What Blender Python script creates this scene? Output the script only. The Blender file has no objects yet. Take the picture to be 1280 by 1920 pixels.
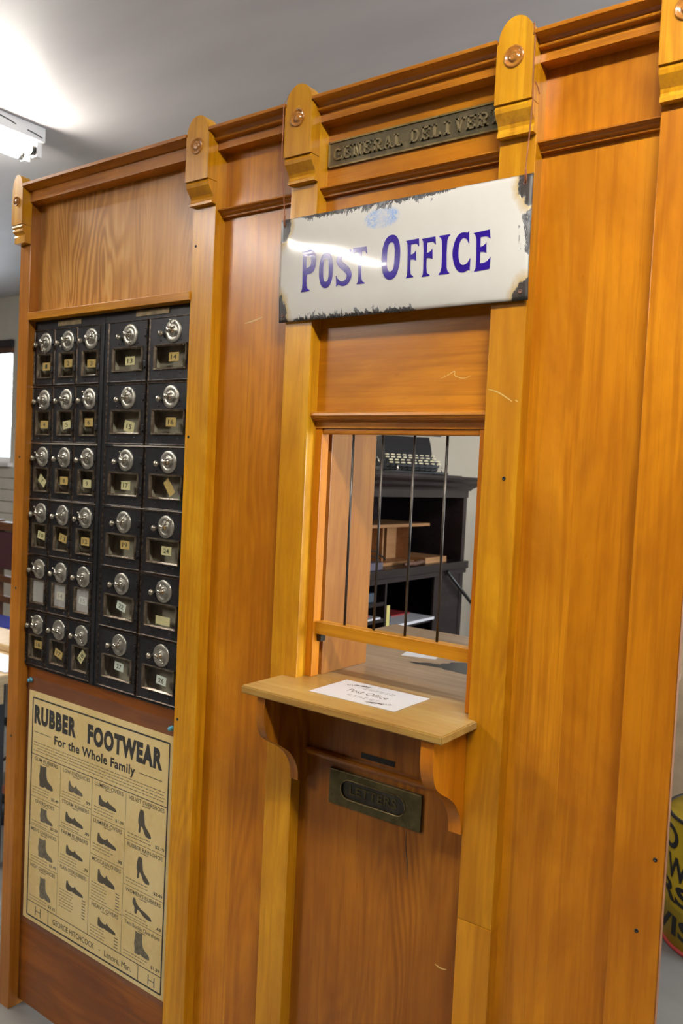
import bpy, bmesh, math, random
from mathutils import Matrix, Vector
random.seed(7)
S = bpy.context.scene
COL = S.collection
PI = math.pi

# ------------------------------------------------------------------ camera
cd = bpy.data.cameras.new('camera')
cam = bpy.data.objects.new('camera', cd)
COL.objects.link(cam)
R0 = (0.80366837, 0.59318117, 0.04746841)
R1 = (0.06521492, -0.00850587, -0.99783499)
R2 = (-0.59149316, 0.80502407, -0.04552016)
cam.matrix_world = Matrix(((R0[0], -R1[0], -R2[0], 0.0),
                           (R0[1], -R1[1], -R2[1], -1.25),
                           (R0[2], -R1[2], -R2[2], 1.494),
                           (0, 0, 0, 1)))
cd.sensor_fit = 'VERTICAL'
cd.sensor_height = 36.0
cd.lens = 1541.09 / 1920 * 36.0
cd.clip_start = 0.02
cd.clip_end = 60
cd.dof.use_dof = True
cd.dof.focus_distance = 1.62
cd.dof.aperture_fstop = 6.3
S.camera = cam

# ------------------------------------------------------------------ world, exposure
w = bpy.data.worlds.new('sky')
S.world = w
w.use_nodes = True
bg = w.node_tree.nodes['Background']
bg.inputs[0].default_value = (0.86, 0.93, 1.0, 1)
bg.inputs[1].default_value = 2.2
S.view_settings.view_transform = 'Standard'
S.view_settings.look = 'None'
S.view_settings.exposure = 0.14
S.view_settings.gamma = 1.0
S.view_settings.use_curve_mapping = False
TUBE = 165.0          # emission of the fluorescent tubes
CEIL = 2.8
YB = 2.52            # back wall


def area(name, loc, rot, sx, sy, power, col):
    l = bpy.data.lights.new(name, 'AREA')
    l.shape = 'RECTANGLE'
    l.size, l.size_y = sx, sy
    l.energy = power
    l.color = col
    o = bpy.data.objects.new(name, l)
    o.location = loc
    o.rotation_euler = rot
    COL.objects.link(o)
    return o


# daylight entering by the window of the right-hand wall (outside the frame)
area('daylight_right_office', (2.55, 1.45, 1.7), (0, PI / 2, 0), 1.2, 1.2, 130, (0.82, 0.9, 1.0))


area('daylight_far_window', (-6.7, YB + .45, 1.95), (-PI / 2, 0, 0), 1.2, .95, 45, (0.9, 0.95, 1.0))


# ------------------------------------------------------------------ node helpers
class NT:
    def __init__(s, name):
        s.m = bpy.data.materials.new(name)
        s.m.use_nodes = True
        s.t = s.m.node_tree
        s.b = s.t.nodes['Principled BSDF']
        s.out = s.t.nodes['Material Output']

    def n(s, typ, **kw):
        x = s.t.nodes.new(typ)
        for k, v in kw.items():
            setattr(x, k, v)
        return x

    def put(s, sock, v):
        if hasattr(v, 'is_output') or isinstance(v, bpy.types.NodeSocket):
            s.t.links.new(v, sock)
        elif v is not None:
            if isinstance(v, (tuple, list)) and len(v) == 3 and sock.type == 'RGBA':
                v = tuple(v) + (1,)
            sock.default_value = v

    def ma(s, op, a, b=None, c=None, clamp=False):
        x = s.n('ShaderNodeMath', operation=op, use_clamp=clamp)
        s.put(x.inputs[0], a)
        if b is not None:
            s.put(x.inputs[1], b)
        if c is not None:
            s.put(x.inputs[2], c)
        return x.outputs[0]

    def mix(s, f, a, b, blend='MIX'):
        x = s.n('ShaderNodeMix', data_type='RGBA', blend_type=blend)
        s.put(x.inputs[0], f)
        s.put(x.inputs[6], a)
        s.put(x.inputs[7], b)
        return x.outputs[2]

    def ramp(s, f, stops, interp='LINEAR'):
        x = s.n('ShaderNodeValToRGB')
        x.color_ramp.interpolation = interp
        e = x.color_ramp.elements
        while len(e) < len(stops):
            e.new(0.5)
        for i, (p, c) in enumerate(stops):
            e[i].position = p
            e[i].color = (c[0], c[1], c[2], 1) if isinstance(c, tuple) else (c, c, c, 1)
        s.put(x.inputs[0], f)
        return x.outputs[0]

    def noise(s, vec, scale, detail=4, rough=0.55, dist=0.0):
        x = s.n('ShaderNodeTexNoise')
        x.inputs['Scale'].default_value = scale
        x.inputs['Detail'].default_value = detail
        x.inputs['Roughness'].default_value = rough
        x.inputs['Distortion'].default_value = dist
        s.put(x.inputs['Vector'], vec)
        return x.outputs[0]

    def obj(s):
        return s.n('ShaderNodeTexCoord').outputs['Object']

    def mapping(s, vec, scale=(1, 1, 1), loc=None):
        x = s.n('ShaderNodeMapping')
        x.inputs['Scale'].default_value = scale
        s.put(x.inputs['Vector'], vec)
        if loc is not None:
            s.put(x.inputs['Location'], loc)
        return x.outputs[0]

    def bump(s, h, strength, dist=0.001):
        x = s.n('ShaderNodeBump')
        x.inputs['Strength'].default_value = strength
        x.inputs['Distance'].default_value = dist
        s.put(x.inputs['Height'], h)
        s.t.links.new(x.outputs[0], s.b.inputs['Normal'])

    def rnd(s):
        return s.n('ShaderNodeObjectInfo').outputs['Random']

    def set(s, col=None, rough=None, metal=None, **kw):
        if col is not None:
            s.put(s.b.inputs['Base Color'], col)
        if rough is not None:
            s.put(s.b.inputs['Roughness'], rough)
        if metal is not None:
            s.put(s.b.inputs['Metallic'], metal)
        for k, v in kw.items():
            s.put(s.b.inputs[k.replace('_', ' ')], v)
        return s.m


def wood(name, dark, mid, light, axis='Z', rough=0.3, coat=0.35, figure=0.0, var=0.16, blot=0.5, gs=1.0, mott=.62):
    """varnished wood: long grain along axis, slow colour blotches, optional flame figure"""
    t = NT(name)
    r = t.rnd()
    off = t.n('ShaderNodeCombineXYZ')
    k = t.ma('MULTIPLY', r, 37.0)
    for i in range(3):
        t.put(off.inputs[i], k)
    sc = {'Z': (1, 1, .06), 'X': (.06, 1, 1), 'Y': (1, .06, 1)}[axis]
    p = t.obj()
    v = t.mapping(p, sc, off.outputs[0])
    g1 = t.noise(v, 60 * gs, 5, .6, .3)
    g2 = t.noise(v, 210 * gs, 3, .6)
    v2 = t.mapping(p, {'Z': (1, 1, .3), 'X': (.3, 1, 1), 'Y': (1, .3, 1)}[axis], off.outputs[0])
    bl = t.noise(v2, 9, 3, .5)
    v3 = t.mapping(p, {'Z': (1, 1, .12), 'X': (.12, 1, 1), 'Y': (1, .12, 1)}[axis], off.outputs[0])
    band = t.noise(v3, 16, 2, .5)
    f = t.ma('ADD', t.ma('MULTIPLY', g1, .35), t.ma('MULTIPLY', g2, .12))
    f = t.ma('ADD', f, t.ma('MULTIPLY', bl, .5 * blot))
    f = t.ma('ADD', f, t.ma('MULTIPLY', band, .45))
    # plain-sawn figure: contour lines of a slow stretched noise
    v4 = t.mapping(p, {'Z': (1, 1, .22), 'X': (.22, 1, 1), 'Y': (1, .22, 1)}[axis], off.outputs[0])
    lo = t.noise(v4, 5.0 if figure < .15 else 7.5, 2, .45, .2)
    ct = t.ma('SINE', t.ma('MULTIPLY', lo, 150.0 if figure < .5 else 105.0))
    soft = t.noise(v4, 3.0, 1, .5)
    amp = t.ma('MULTIPLY', t.ramp(soft, [(.42, 0.15), (.62, 1.0)]), figure)
    f = t.ma('ADD', f, t.ma('MULTIPLY', ct, amp))
    f = t.ma('ADD', f, t.ma('MULTIPLY', t.ma('SUBTRACT', r, .5), var))
    c = t.ramp(f, [(.34, dark), (.56, mid), (.82, light)])
    # slow mottling and thin dark streaks of old varnish
    mo = t.noise(t.mapping(p, {'Z': (1, 1, .38), 'X': (.38, 1, 1), 'Y': (1, .38, 1)}[axis], off.outputs[0]), 6.5, 5, .62, .6)
    c = t.mix(t.ma('MULTIPLY', t.ramp(mo, [(.38, 1.0), (.60, 0.0)]), mott), c, dark)
    stv = t.noise(t.mapping(p, {'Z': (1, 1, .03), 'X': (.03, 1, 1), 'Y': (1, .03, 1)}[axis], off.outputs[0]), 95 * gs, 4, .65, .15)
    c = t.mix(t.ma('MULTIPLY', t.ramp(stv, [(.36, 1.0), (.51, 0.0)]), .52), c, dark)
    # small dark flecks
    fl = t.noise(t.mapping(p, {'Z': (1, 1, .2), 'X': (.2, 1, 1), 'Y': (1, .2, 1)}[axis], off.outputs[0]), 120, 2, .5)
    c = t.mix(t.ma('MULTIPLY', t.ramp(fl, [(.68, 0.0), (.78, 1.0)]), .35), c, dark)
    rr = t.ma('ADD', rough - .06, t.ma('MULTIPLY', bl, .14))
    t.bump(t.ma('ADD', g1, t.ma('MULTIPLY', bl, 1.5)), .12, .0015)
    return t.set(c, rr, 0.0, Coat_Weight=coat * .8, Coat_Roughness=.2, Specular_IOR_Level=.32)


M = {}
M['post'] = wood('honey_wood', (.36, .13, .003), (.64, .29, .007), (.74, .39, .02), 'Z', .3, .3, .05)
M['postH'] = wood('honey_wood_across', (.36, .125, .004), (.60, .26, .010), (.70, .35, .026), 'X', .3, .3, .05)
M['panel'] = wood('amber_wood', (.31, .092, .002), (.53, .19, .004), (.64, .265, .009), 'Z', .3, .3, .05)
M['panelH'] = wood('amber_wood_across', (.29, .09, .002), (.50, .18, .004), (.60, .245, .010), 'X', .3, .3, .05)
M['trim'] = wood('trim_wood', (.27, .08, .004), (.45, .155, .007), (.56, .22, .018), 'X', .28, .4, .04)
M['endpost'] = wood('brown_end_post_wood', (.22, .072, .006), (.40, .145, .014), (.50, .205, .028), 'Z', .3, .3, .05)
M['postlow'] = wood('honey_wood_base', (.36, .125, .003), (.56, .225, .006), (.66, .30, .014), 'Z', .3, .3, .05, var=0.0)
M['ply'] = wood('flame_plywood', (.36, .14, .016), (.58, .265, .045), (.70, .40, .12), 'Z', .33, .3, .17, blot=.3, mott=.25)
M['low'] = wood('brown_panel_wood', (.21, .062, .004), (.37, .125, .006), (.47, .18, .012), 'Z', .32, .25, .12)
M['red'] = wood('red_plywood', (.13, .033, .004), (.23, .066, .006), (.30, .10, .010), 'X', .34, .25, .10)
M['orange'] = wood('orange_wood', (.42, .12, .004), (.60, .20, .005), (.68, .27, .01), 'Z', .3, .3, .04)
M['board'] = wood('inner_board_wood', (.24, .082, .011), (.37, .145, .02), (.44, .2, .036), 'Z', .4, .2, .05)
M['dark'] = wood('walnut_stain', (.010, .006, .006), (.020, .0125, .0135), (.038, .025, .025), 'Y', .38, .2)
M['cubby'] = wood('bare_pine', (.26, .12, .045), (.40, .20, .08), (.5, .27, .12), 'Y', .5, .05)
M['palewood'] = wood('pale_bench_wood', (.38, .26, .13), (.55, .4, .22), (.66, .5, .3), 'Y', .4, .1)


def shelfmat():
    t = NT('worn_counter_wood')
    p = t.obj()
    v = t.mapping(p, (.07, 1, 1))
    g = t.noise(v, 70, 5, .6, .2)
    b = t.noise(t.mapping(p, (.5, 1, 1)), 9, 4, .6)
    base = t.ramp(t.ma('ADD', t.ma('MULTIPLY', g, .40), t.ma('MULTIPLY', b, .60)),
                  [(.3, (.28, .12, .018)), (.5, (.40, .235, .055)), (.72, (.50, .35, .125))])
    sx = t.n('ShaderNodeSeparateXYZ')
    t.put(sx.inputs[0], p)
    wear = t.ma('MULTIPLY', t.ma('ADD', sx.outputs[1], t.ma('MULTIPLY', t.ma('SUBTRACT', b, .5), .3)), 6.0, clamp=True)
    c = t.mix(t.ma('MULTIPLY', wear, .85), base, t.ramp(g, [(.3, (.22, .15, .10)), (.7, (.37, .28, .205))]))
    t.bump(g, .15, .001)
    return t.set(c, .34, 0, Coat_Weight=.15, Coat_Roughness=.25)


M['shelf'] = shelfmat()


def plain(name, col, rough=.6, metal=0.0, nz=0.0, nscale=30, **kw):
    t = NT(name)
    c = col
    if nz:
        f = t.noise(t.obj(), nscale, 4, .6)
        d = tuple(x * (1 - nz) for x in col)
        l = tuple(min(1, x * (1 + nz)) for x in col)
        c = t.ramp(f, [(.3, d), (.7, l)])
    return t.set(c, rough, metal, **kw)


M['steel'] = plain('blackened_steel', (.026, .027, .03), .36, .55, .35, 60)
M['steel_in'] = plain('mailbox_inside_brown', (.46, .37, .29), .7, 0, .3, 30)  # paled inside colour stands in for room reflections in the panes
M['rosette'] = plain('turned_cherry_wood', (.40, .155, .022), .2, 0, .3, 120, Coat_Weight=.8, Coat_Roughness=.06)
M['nickel'] = plain('aged_nickel', (.40, .385, .335), .36, .8, .22, 90)
M['nickel2'] = plain('bright_nickel', (.58, .55, .48), .22, .95, .12, 60)
M['brassball'] = plain('tarnished_knob', (.40, .36, .29), .3, .85, .25, 50)
M['bar'] = plain('dark_bar_metal', (.06, .052, .045), .38, .8, .3, 40)
M['string'] = plain('reddish_cord', (.30, .10, .04), .8, 0)
M['card_tan'] = plain('tan_card', (.68, .43, .15), .8, 0, .15, 80)
M['card_cream'] = plain('cream_card', (.82, .67, .38), .8, 0, .12, 80)
M['card_white'] = plain('white_card', (.88, .86, .80), .8, 0, .08, 80)
M['ink'] = plain('print_ink', (.022, .019, .014), .8)
M['ink2'] = plain('faded_print_ink', (.085, .07, .042), .8)
M['ink3'] = plain('pale_print_ink', (.15, .118, .066), .8)
M['inkg'] = plain('grey_print_ink', (.17, .145, .09), .8, 0, .4, 120)
M['blue'] = plain('enamel_blue', (.022, .006, .22), .16, 0, Coat_Weight=.6, Coat_Roughness=.05)
M['white'] = plain('white_paper', (.66, .645, .66), .35, 0)
M['pin'] = plain('blue_plastic_pin', (.10, .38, .55), .3)
M['lampwhite'] = plain('lamp_white_enamel', (.78, .76, .74), .35)
M['black'] = plain('black_rubber', (.012, .012, .013), .45)
M['greydark'] = plain('dark_metal', (.035, .033, .03), .35, .6, .3, 60)
M['purple'] = plain('dull_purple_cover', (.10, .085, .11), .6, 0, .2, 30)
M['redc'] = plain('red_cover', (.35, .03, .03), .5)
M['bluec'] = plain('blue_cloth', (.02, .03, .22), .8)
M['bluebox'] = plain('blue_grey_box', (.05, .07, .09), .6)
M['maroon'] = plain('maroon_upholstery', (.045, .012, .016), .6)
M['brownchair'] = plain('brown_chair_wood', (.09, .035, .015), .4)
M['pinkpl'] = plain('dusty_red_plastic', (.34, .12, .08), .5)
M['yellowc'] = plain('pale_yellow_card', (.62, .52, .16), .6)
M['keytop'] = plain('ivory_key', (.62, .56, .38), .4)
M['beigeb'] = plain('beige_board', (.48, .37, .24), .6, 0, .15, 14)
t_ = NT('white_lace')
tl = t_.n('ShaderNodeBsdfTranslucent')
tl.inputs[0].default_value = (.85, .9, .95, 1)
tp_ = t_.n('ShaderNodeBsdfTransparent')
mx_ = t_.n('ShaderNodeMixShader')
t_.put(mx_.inputs[0], t_.ramp(t_.noise(t_.obj(), 14, 3, .6, 2.0), [(.42, .35), (.55, .8)]))
t_.t.links.new(tl.outputs[0], mx_.inputs[1])
t_.t.links.new(tp_.outputs[0], mx_.inputs[2])
t_.t.links.new(mx_.outputs[0], t_.out.inputs[0])
M['curtain'] = t_.m
M['blackframe'] = plain('black_window_head', (.012, .01, .01), .5)
M['tag'] = plain('tarnished_tag', (.20, .15, .075), .5, .4, .4, 60)
M['floor'] = plain('grey_vinyl_floor', (.155, .148, .138), .42, 0, .10, 6)
M['wall'] = plain('cream_painted_wall', (.60, .56, .47), .6, 0, .05, 3)
M['panelled'] = plain('dark_panelled_wall', (.10, .07, .045), .5, 0, .3, 4)
M['tile'] = plain('pale_wainscot', (.64, .61, .53), .5, 0, .06, 8)
M['yellow'] = plain('yellow_drum_paint', (.36, .25, .010), .4, 0, .3, 8)
M['parch'] = plain('tan_parchment', (.52, .40, .26), .8, 0, .2, 20)
M['leather'] = plain('brown_leather', (.12, .055, .035), .5, 0, .3, 60)
M['patch'] = plain('black_patch', (.03, .03, .034), .3, 0, .4, 40)


def ceilmat():
    t = NT('ceiling_paint')
    p = t.obj()
    f = t.noise(t.mapping(p, (1, 3, 1)), 1.4, 3, .5)
    c = t.ramp(f, [(.3, (.47, .44, .445)), (.7, (.54, .515, .51))])
    return t.set(c, .5, 0)


M['ceil'] = ceilmat()


def bronze():
    t = NT('bronze_worn_edge')
    f = t.noise(t.obj(), 130, 4, .7)
    c = t.ramp(f, [(.42, (.035, .03, .028)), (.60, (.13, .09, .065)), (.76, (.36, .26, .18))])
    return t.set(c, .32, .8)


M['bronze'] = bronze()


def brassmat(name, a, b, c, rough):
    t = NT(name)
    f = t.noise(t.obj(), 40, 5, .65)
    return t.set(t.ramp(f, [(.3, a), (.52, b), (.75, c)]), rough, .55)


M['frame'] = brassmat('worn_window_frame', (.05, .04, .032), (.16, .12, .085), (.46, .38, .28), .22)
M['brass'] = brassmat('tarnished_brass', (.055, .045, .018), (.105, .085, .03), (.17, .135, .05), .4)
M['brassd'] = brassmat('blackened_brass', (.028, .024, .018), (.055, .048, .036), (.10, .085, .055), .42)
M['brassplate'] = brassmat('antique_plate', (.075, .062, .035), (.125, .10, .056), (.19, .145, .075), .42)
M['brassl'] = brassmat('raised_letter_brass', (.17, .135, .07), (.27, .215, .115), (.38, .30, .16), .4)
M['brassedge'] = brassmat('worn_brass_edge', (.16, .12, .05), (.27, .2, .08), (.4, .3, .13), .32)


def emit(name, col, st):
    t = NT(name)
    t.b.inputs['Base Color'].default_value = (.9, .9, .9, 1)
    t.b.inputs['Emission Color'].default_value = (*col, 1)
    t.b.inputs['Emission Strength'].default_value = st
    return t.m


M['tube'] = emit('lit_tube', (1.0, .965, .88), TUBE)
M['tube_near'] = emit('near_lit_tube', (1.0, .96, .87), TUBE * .84)
M['tube_dim'] = emit('dimmed_lit_tube', (1.0, .93, .84), TUBE * .85)  # same kind of tube, emission lowered to soften its glare


def glassmat(name, tint, ior=1.45, haze=0.0, rough=.03):
    t = NT(name)
    tr = t.n('ShaderNodeBsdfTransparent')
    tr.inputs[0].default_value = (*tint, 1)
    gl = t.n('ShaderNodeBsdfGlossy')
    gl.inputs['Roughness'].default_value = rough
    fr = t.n('ShaderNodeFresnel')
    fr.inputs[0].default_value = ior
    mx = t.n('ShaderNodeMixShader')
    ge = t.n('ShaderNodeNewGeometry')
    t.put(mx.inputs[0], t.ma('MULTIPLY', fr.outputs[0], t.ma('SUBTRACT', 1.0, ge.outputs['Backfacing'])))
    t.t.links.new(tr.outputs[0], mx.inputs[1])
    t.t.links.new(gl.outputs[0], mx.inputs[2])
    last = mx.outputs[0]
    if haze:
        df = t.n('ShaderNodeBsdfDiffuse')
        df.inputs[0].default_value = (.8, .78, .75, 1)
        m2 = t.n('ShaderNodeMixShader')
        m2.inputs[0].default_value = haze
        t.t.links.new(last, m2.inputs[1])
        t.t.links.new(df.outputs[0], m2.inputs[2])
        last = m2.outputs[0]
    t.t.links.new(last, t.out.inputs[0])
    return t.m


M['glass'] = glassmat('box_glass', (.93, .96, .94))
M['dustyglass'] = glassmat('dusty_box_glass', (.93, .96, .94), haze=.28)
M['winglass'] = glassmat('window_glass', (.97, .98, .99))
M['plastic'] = glassmat('clear_plastic', (.985, .98, .985), 1.35, haze=.015, rough=.12)


def papermat():
    t = NT('yellowed_paper')
    p = t.obj()
    f = t.noise(p, 5, 5, .6)
    g = t.noise(p, 90, 3, .6)
    c = t.ramp(t.ma('ADD', t.ma('MULTIPLY', f, .75), t.ma('MULTIPLY', g, .25)),
               [(.3, (.74, .55, .20)), (.5, (.86, .68, .29)), (.7, (.90, .75, .38))])
    return t.set(c, .75, 0)


M['paper'] = papermat()
SX0, SX1, SZ0, SZ1 = -1.0885, -.5625, 1.788, 1.987      # enamel sign
SCX, SCZ, SHW, SHH = (SX0 + SX1) / 2, (SZ0 + SZ1) / 2, (SX1 - SX0) / 2, (SZ1 - SZ0) / 2


def signmat():
    t = NT('chipped_white_enamel')
    p = t.obj()
    s = t.n('ShaderNodeSeparateXYZ')
    t.put(s.inputs[0], p)
    x, z = s.outputs[0], s.outputs[2]
    ns = t.noise(t.mapping(p, (1, 1, .35)), 75, 4, .7, 1.2)      # jagged
    nl = t.noise(p, 28, 3, .6)

    def inside(v, a, b, soft):
        lo = t.ma('DIVIDE', t.ma('SUBTRACT', v, a), soft, clamp=True)
        hi = t.ma('DIVIDE', t.ma('SUBTRACT', b, v), soft, clamp=True)
        return t.ma('MULTIPLY', lo, hi)
    W, H = SHW, SHH
    # each mask is positive inside the chip (metres)
    dt = t.ma('SUBTRACT', H, z)
    db = t.ma('ADD', H, z)
    dr = t.ma('SUBTRACT', W, x)
    j = t.ma('SUBTRACT', ns, .36)
    top = t.ma('SUBTRACT', t.ma('MULTIPLY', t.ma('MULTIPLY', j, .062), inside(x, -W + .045, .13, .03)), dt)
    bot = t.ma('SUBTRACT', t.ma('MULTIPLY', t.ma('MULTIPLY', j, .055), inside(x, -W + .03, .06, .02)), db)
    rgt = t.ma('SUBTRACT', t.ma('MULTIPLY', t.ma('MULTIPLY', j, .075), inside(z, -.03, .045, .01)), dr)
    m = t.ma('MAXIMUM', top, t.ma('MAXIMUM', bot, rgt))

    def corner(cx, cz, rx, rz):
        a = t.ma('DIVIDE', t.ma('SUBTRACT', x, cx), rx)
        b = t.ma('DIVIDE', t.ma('SUBTRACT', z, cz), rz)
        d = t.ma('SQRT', t.ma('ADD', t.ma('MULTIPLY', a, a), t.ma('MULTIPLY', b, b)))
        d = t.ma('ADD', d, t.ma('MULTIPLY', t.ma('SUBTRACT', nl, .5), .8))
        d = t.ma('ADD', d, t.ma('MULTIPLY', t.ma('SUBTRACT', ns, .5), .5))
        return t.ma('MULTIPLY', t.ma('SUBTRACT', 1.0, d), .02)
    cs = [corner(-W, H, .026, .05), corner(W, H, .026, .05), corner(-W, -H, .022, .05), corner(W, -H, .028, .034)]
    cm = cs[0]
    for q in cs[1:]:
        cm = t.ma('MAXIMUM', cm, q)
    # rim line all round
    rim = t.ma('SUBTRACT', .0012, t.ma('MINIMUM', t.ma('MINIMUM', dt, db), t.ma('MINIMUM', dr, t.ma('ADD', W, x))))
    allm = t.ma('MAXIMUM', m, cm)
    bare = t.ma('DIVIDE', t.ma('MAXIMUM', allm, rim), .0012, clamp=True)
    halo = t.ma('DIVIDE', t.ma('ADD', cm, .009), .009, clamp=True)
    metal = t.ramp(ns, [(.35, (.018, .019, .022)), (.52, (.06, .06, .065)), (.68, (.24, .24, .25))])
    rust = t.ramp(nl, [(.35, (.02, .017, .016)), (.62, (.045, .033, .026)), (.72, (.16, .07, .02))])
    chip = t.mix(t.ma('DIVIDE', cm, .003, clamp=True), metal, rust)
    white = t.ramp(t.noise(p, 6, 4, .6), [(.3, (.61, .585, .54)), (.7, (.66, .64, .605))])
    # faded blue crest
    ex = t.ma('DIVIDE', t.ma('SUBTRACT', x, -.0215), .040)
    ez = t.ma('DIVIDE', t.ma('SUBTRACT', z, .069), .021)
    ed = t.ma('ADD', t.ma('MULTIPLY', ex, ex), t.ma('MULTIPLY', ez, ez))
    lob = t.ma('ADD', t.ma('MULTIPLY', t.ma('ABSOLUTE', ex), .8), .28)
    cn = t.ma('MULTIPLY', t.ramp(t.noise(p, 150, 4, .7, 1.0), [(.36, 0.0), (.55, 1.0)]), lob)
    cf = t.ma('MULTIPLY', t.ma('MULTIPLY', t.ma('SUBTRACT', 1.0, ed), 2.2, clamp=True), cn)
    white = t.mix(t.ma('MULTIPLY', cf, 1.1, clamp=True), white, (.22, .38, .74))
    c = t.mix(t.ma('MULTIPLY', halo, .75), white, (.50, .33, .09))
    c = t.mix(bare, c, chip)
    t.bump(t.ma('SUBTRACT', 1.0, bare), .6, .0006)
    return t.set(c, t.ma('ADD', .09, t.ma('MULTIPLY', bare, .38)), 0, Coat_Weight=t.ma('SUBTRACT', .6, t.ma('MULTIPLY', bare, .6)), Coat_Roughness=.04)


M['sign'] = signmat()


# ------------------------------------------------------------------ mesh helpers
def box(bm, x0, x1, y0, y1, z0, z1, bev=0.0):
    b = bmesh.new() if bev else bm
    vs = [b.verts.new(p) for p in ((x0, y0, z0), (x1, y0, z0), (x1, y1, z0), (x0, y1, z0),
                                   (x0, y0, z1), (x1, y0, z1), (x1, y1, z1), (x0, y1, z1))]
    for f in ((0, 3, 2, 1), (4, 5, 6, 7), (0, 1, 5, 4), (1, 2, 6, 5), (2, 3, 7, 6), (3, 0, 4, 7)):
        b.faces.new([vs[i] for i in f])
    if bev:
        bmesh.ops.bevel(b, geom=list(b.edges), offset=bev, segments=2, affect='EDGES', profile=.6)
        merge(bm, b)
    return bm


def merge(dst, src, mat=None):
    mp = {}
    for v in src.verts:
        mp[v] = dst.verts.new(mat @ v.co if mat else v.co)
    for f in src.faces:
        nf = dst.faces.new([mp[v] for v in f.verts])
        nf.smooth = f.smooth
    src.free()


def prism(bm, pts, a, b, axis='X', smooth=False):
    """closed polygon of (u,v) extruded between a and b along the axis. X: (y,z)  Y: (x,z)  Z: (x,y)"""
    def P(u, v, t):
        return {'X': (t, u, v), 'Y': (u, t, v), 'Z': (u, v, t)}[axis]
    A = [bm.verts.new(P(u, v, a)) for u, v in pts]
    B = [bm.verts.new(P(u, v, b)) for u, v in pts]
    n = len(pts)
    bm.faces.new(A)
    bm.faces.new(B[::-1])
    for i in range(n):
        f = bm.faces.new((A[i], B[i], B[(i + 1) % n], A[(i + 1) % n]))
        f.smooth = smooth
    bmesh.ops.recalc_face_normals(bm, faces=bm.faces[:])
    return bm


def lathe(bm, prof, c, axis='-Y', seg=28, smooth=True):
    """profile of (radius, height) revolved about an axis through c"""
    rings = []
    for r, h in prof:
        ring = []
        for k in range(seg if r > 1e-6 else 1):
            a = 2 * PI * k / seg
            u, v = r * math.cos(a), r * math.sin(a)
            p = {'-Y': (u, -h, v), 'Z': (u, v, h), 'X': (h, u, v)}[axis]
            ring.append(bm.verts.new((c[0] + p[0], c[1] + p[1], c[2] + p[2])))
        rings.append(ring)
    for A, B in zip(rings, rings[1:]):
        for k in range(seg):
            k2 = (k + 1) % seg
            if len(A) == 1 and len(B) == 1:
                continue
            if len(A) == 1:
                f = bm.faces.new((A[0], B[k], B[k2]))
            elif len(B) == 1:
                f = bm.faces.new((A[k], B[0], A[k2]))
            else:
                f = bm.faces.new((A[k], B[k], B[k2], A[k2]))
            f.smooth = smooth
    bmesh.ops.recalc_face_normals(bm, faces=bm.faces[:])
    return bm


def tube(bm, pts, r, seg=8):
    pts = [Vector(p) for p in pts]
    rings = []
    for i, p in enumerate(pts):
        d = (pts[min(i + 1, len(pts) - 1)] - pts[max(i - 1, 0)]).normalized()
        up = Vector((0, 0, 1)) if abs(d.z) < .9 else Vector((1, 0, 0))
        u = d.cross(up).normalized()
        v = d.cross(u)
        rr = r[i] if isinstance(r, (list, tuple)) else r
        rings.append([bm.verts.new(p + (u * math.cos(2 * PI * k / seg) + v * math.sin(2 * PI * k / seg)) * rr) for k in range(seg)])
    for A, B in zip(rings, rings[1:]):
        for k in range(seg):
            f = bm.faces.new((A[k], A[(k + 1) % seg], B[(k + 1) % seg], B[k]))
            f.smooth = True
    bm.faces.new(rings[0])
    bm.faces.new(rings[-1][::-1])
    bmesh.ops.recalc_face_normals(bm, faces=bm.faces[:])
    return bm


def ring_frame(bm, x0, x1, z0, z1, w, yb, yf):
    """mitred picture-frame moulding facing -Y, ridge at a third of its width"""
    L = []
    for ins, y in ((0, yb), (w * .12, yf), (w * .42, yf), (w, yb + .0005), (w, yb + .003), (0, yb + .003)):
        L.append([bm.verts.new((x, y, z)) for x, z in ((x0 + ins, z0 + ins), (x1 - ins, z0 + ins), (x1 - ins, z1 - ins), (x0 + ins, z1 - ins))])
    n = len(L)
    for i in range(n):
        A, B = L[i], L[(i + 1) % n]
        for k in range(4):
            bm.faces.new((A[k], A[(k + 1) % 4], B[(k + 1) % 4], B[k]))
    bmesh.ops.recalc_face_normals(bm, faces=bm.faces[:])
    return bm


def obj(name, bm, mat, parent=None, origin=None):
    me = bpy.data.meshes.new(name)
    if isinstance(bm, bpy.types.Mesh):
        me = bm
        me.name = name
    else:
        bm.to_mesh(me)
        bm.free()
    me.materials.clear()
    me.materials.append(M[mat] if isinstance(mat, str) else mat)
    o = bpy.data.objects.new(name, me)
    COL.objects.link(o)
    if parent is not None:
        par(o, parent)
    elif origin is not None:
        me.transform(Matrix.Translation(-Vector(origin)))
        o.location = origin
    return o


def wloc(o):
    m = Vector((0, 0, 0))
    while o is not None:
        m = m + o.location
        o = o.parent
    return m


def par(o, p):
    """parent a mesh that was made in world coordinates"""
    o.parent = p
    o.location = o.location - wloc(p)


def tag(o, label, cat, group=None):
    o['label'] = label
    o['category'] = cat
    if group:
        o['group'] = group
    return o


def thing(name, loc, label, cat, group=None):
    o = bpy.data.objects.new(name, None)
    o.empty_display_size = .05
    o.location = loc
    COL.objects.link(o)
    return tag(o, label, cat, group)


def struct(name, bm, mat):
    o = obj(name, bm, mat)
    o['kind'] = 'structure'
    return o


def nb():
    return bmesh.new()


def bx(*a, **k):
    return box(nb(), *a, **k)


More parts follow.
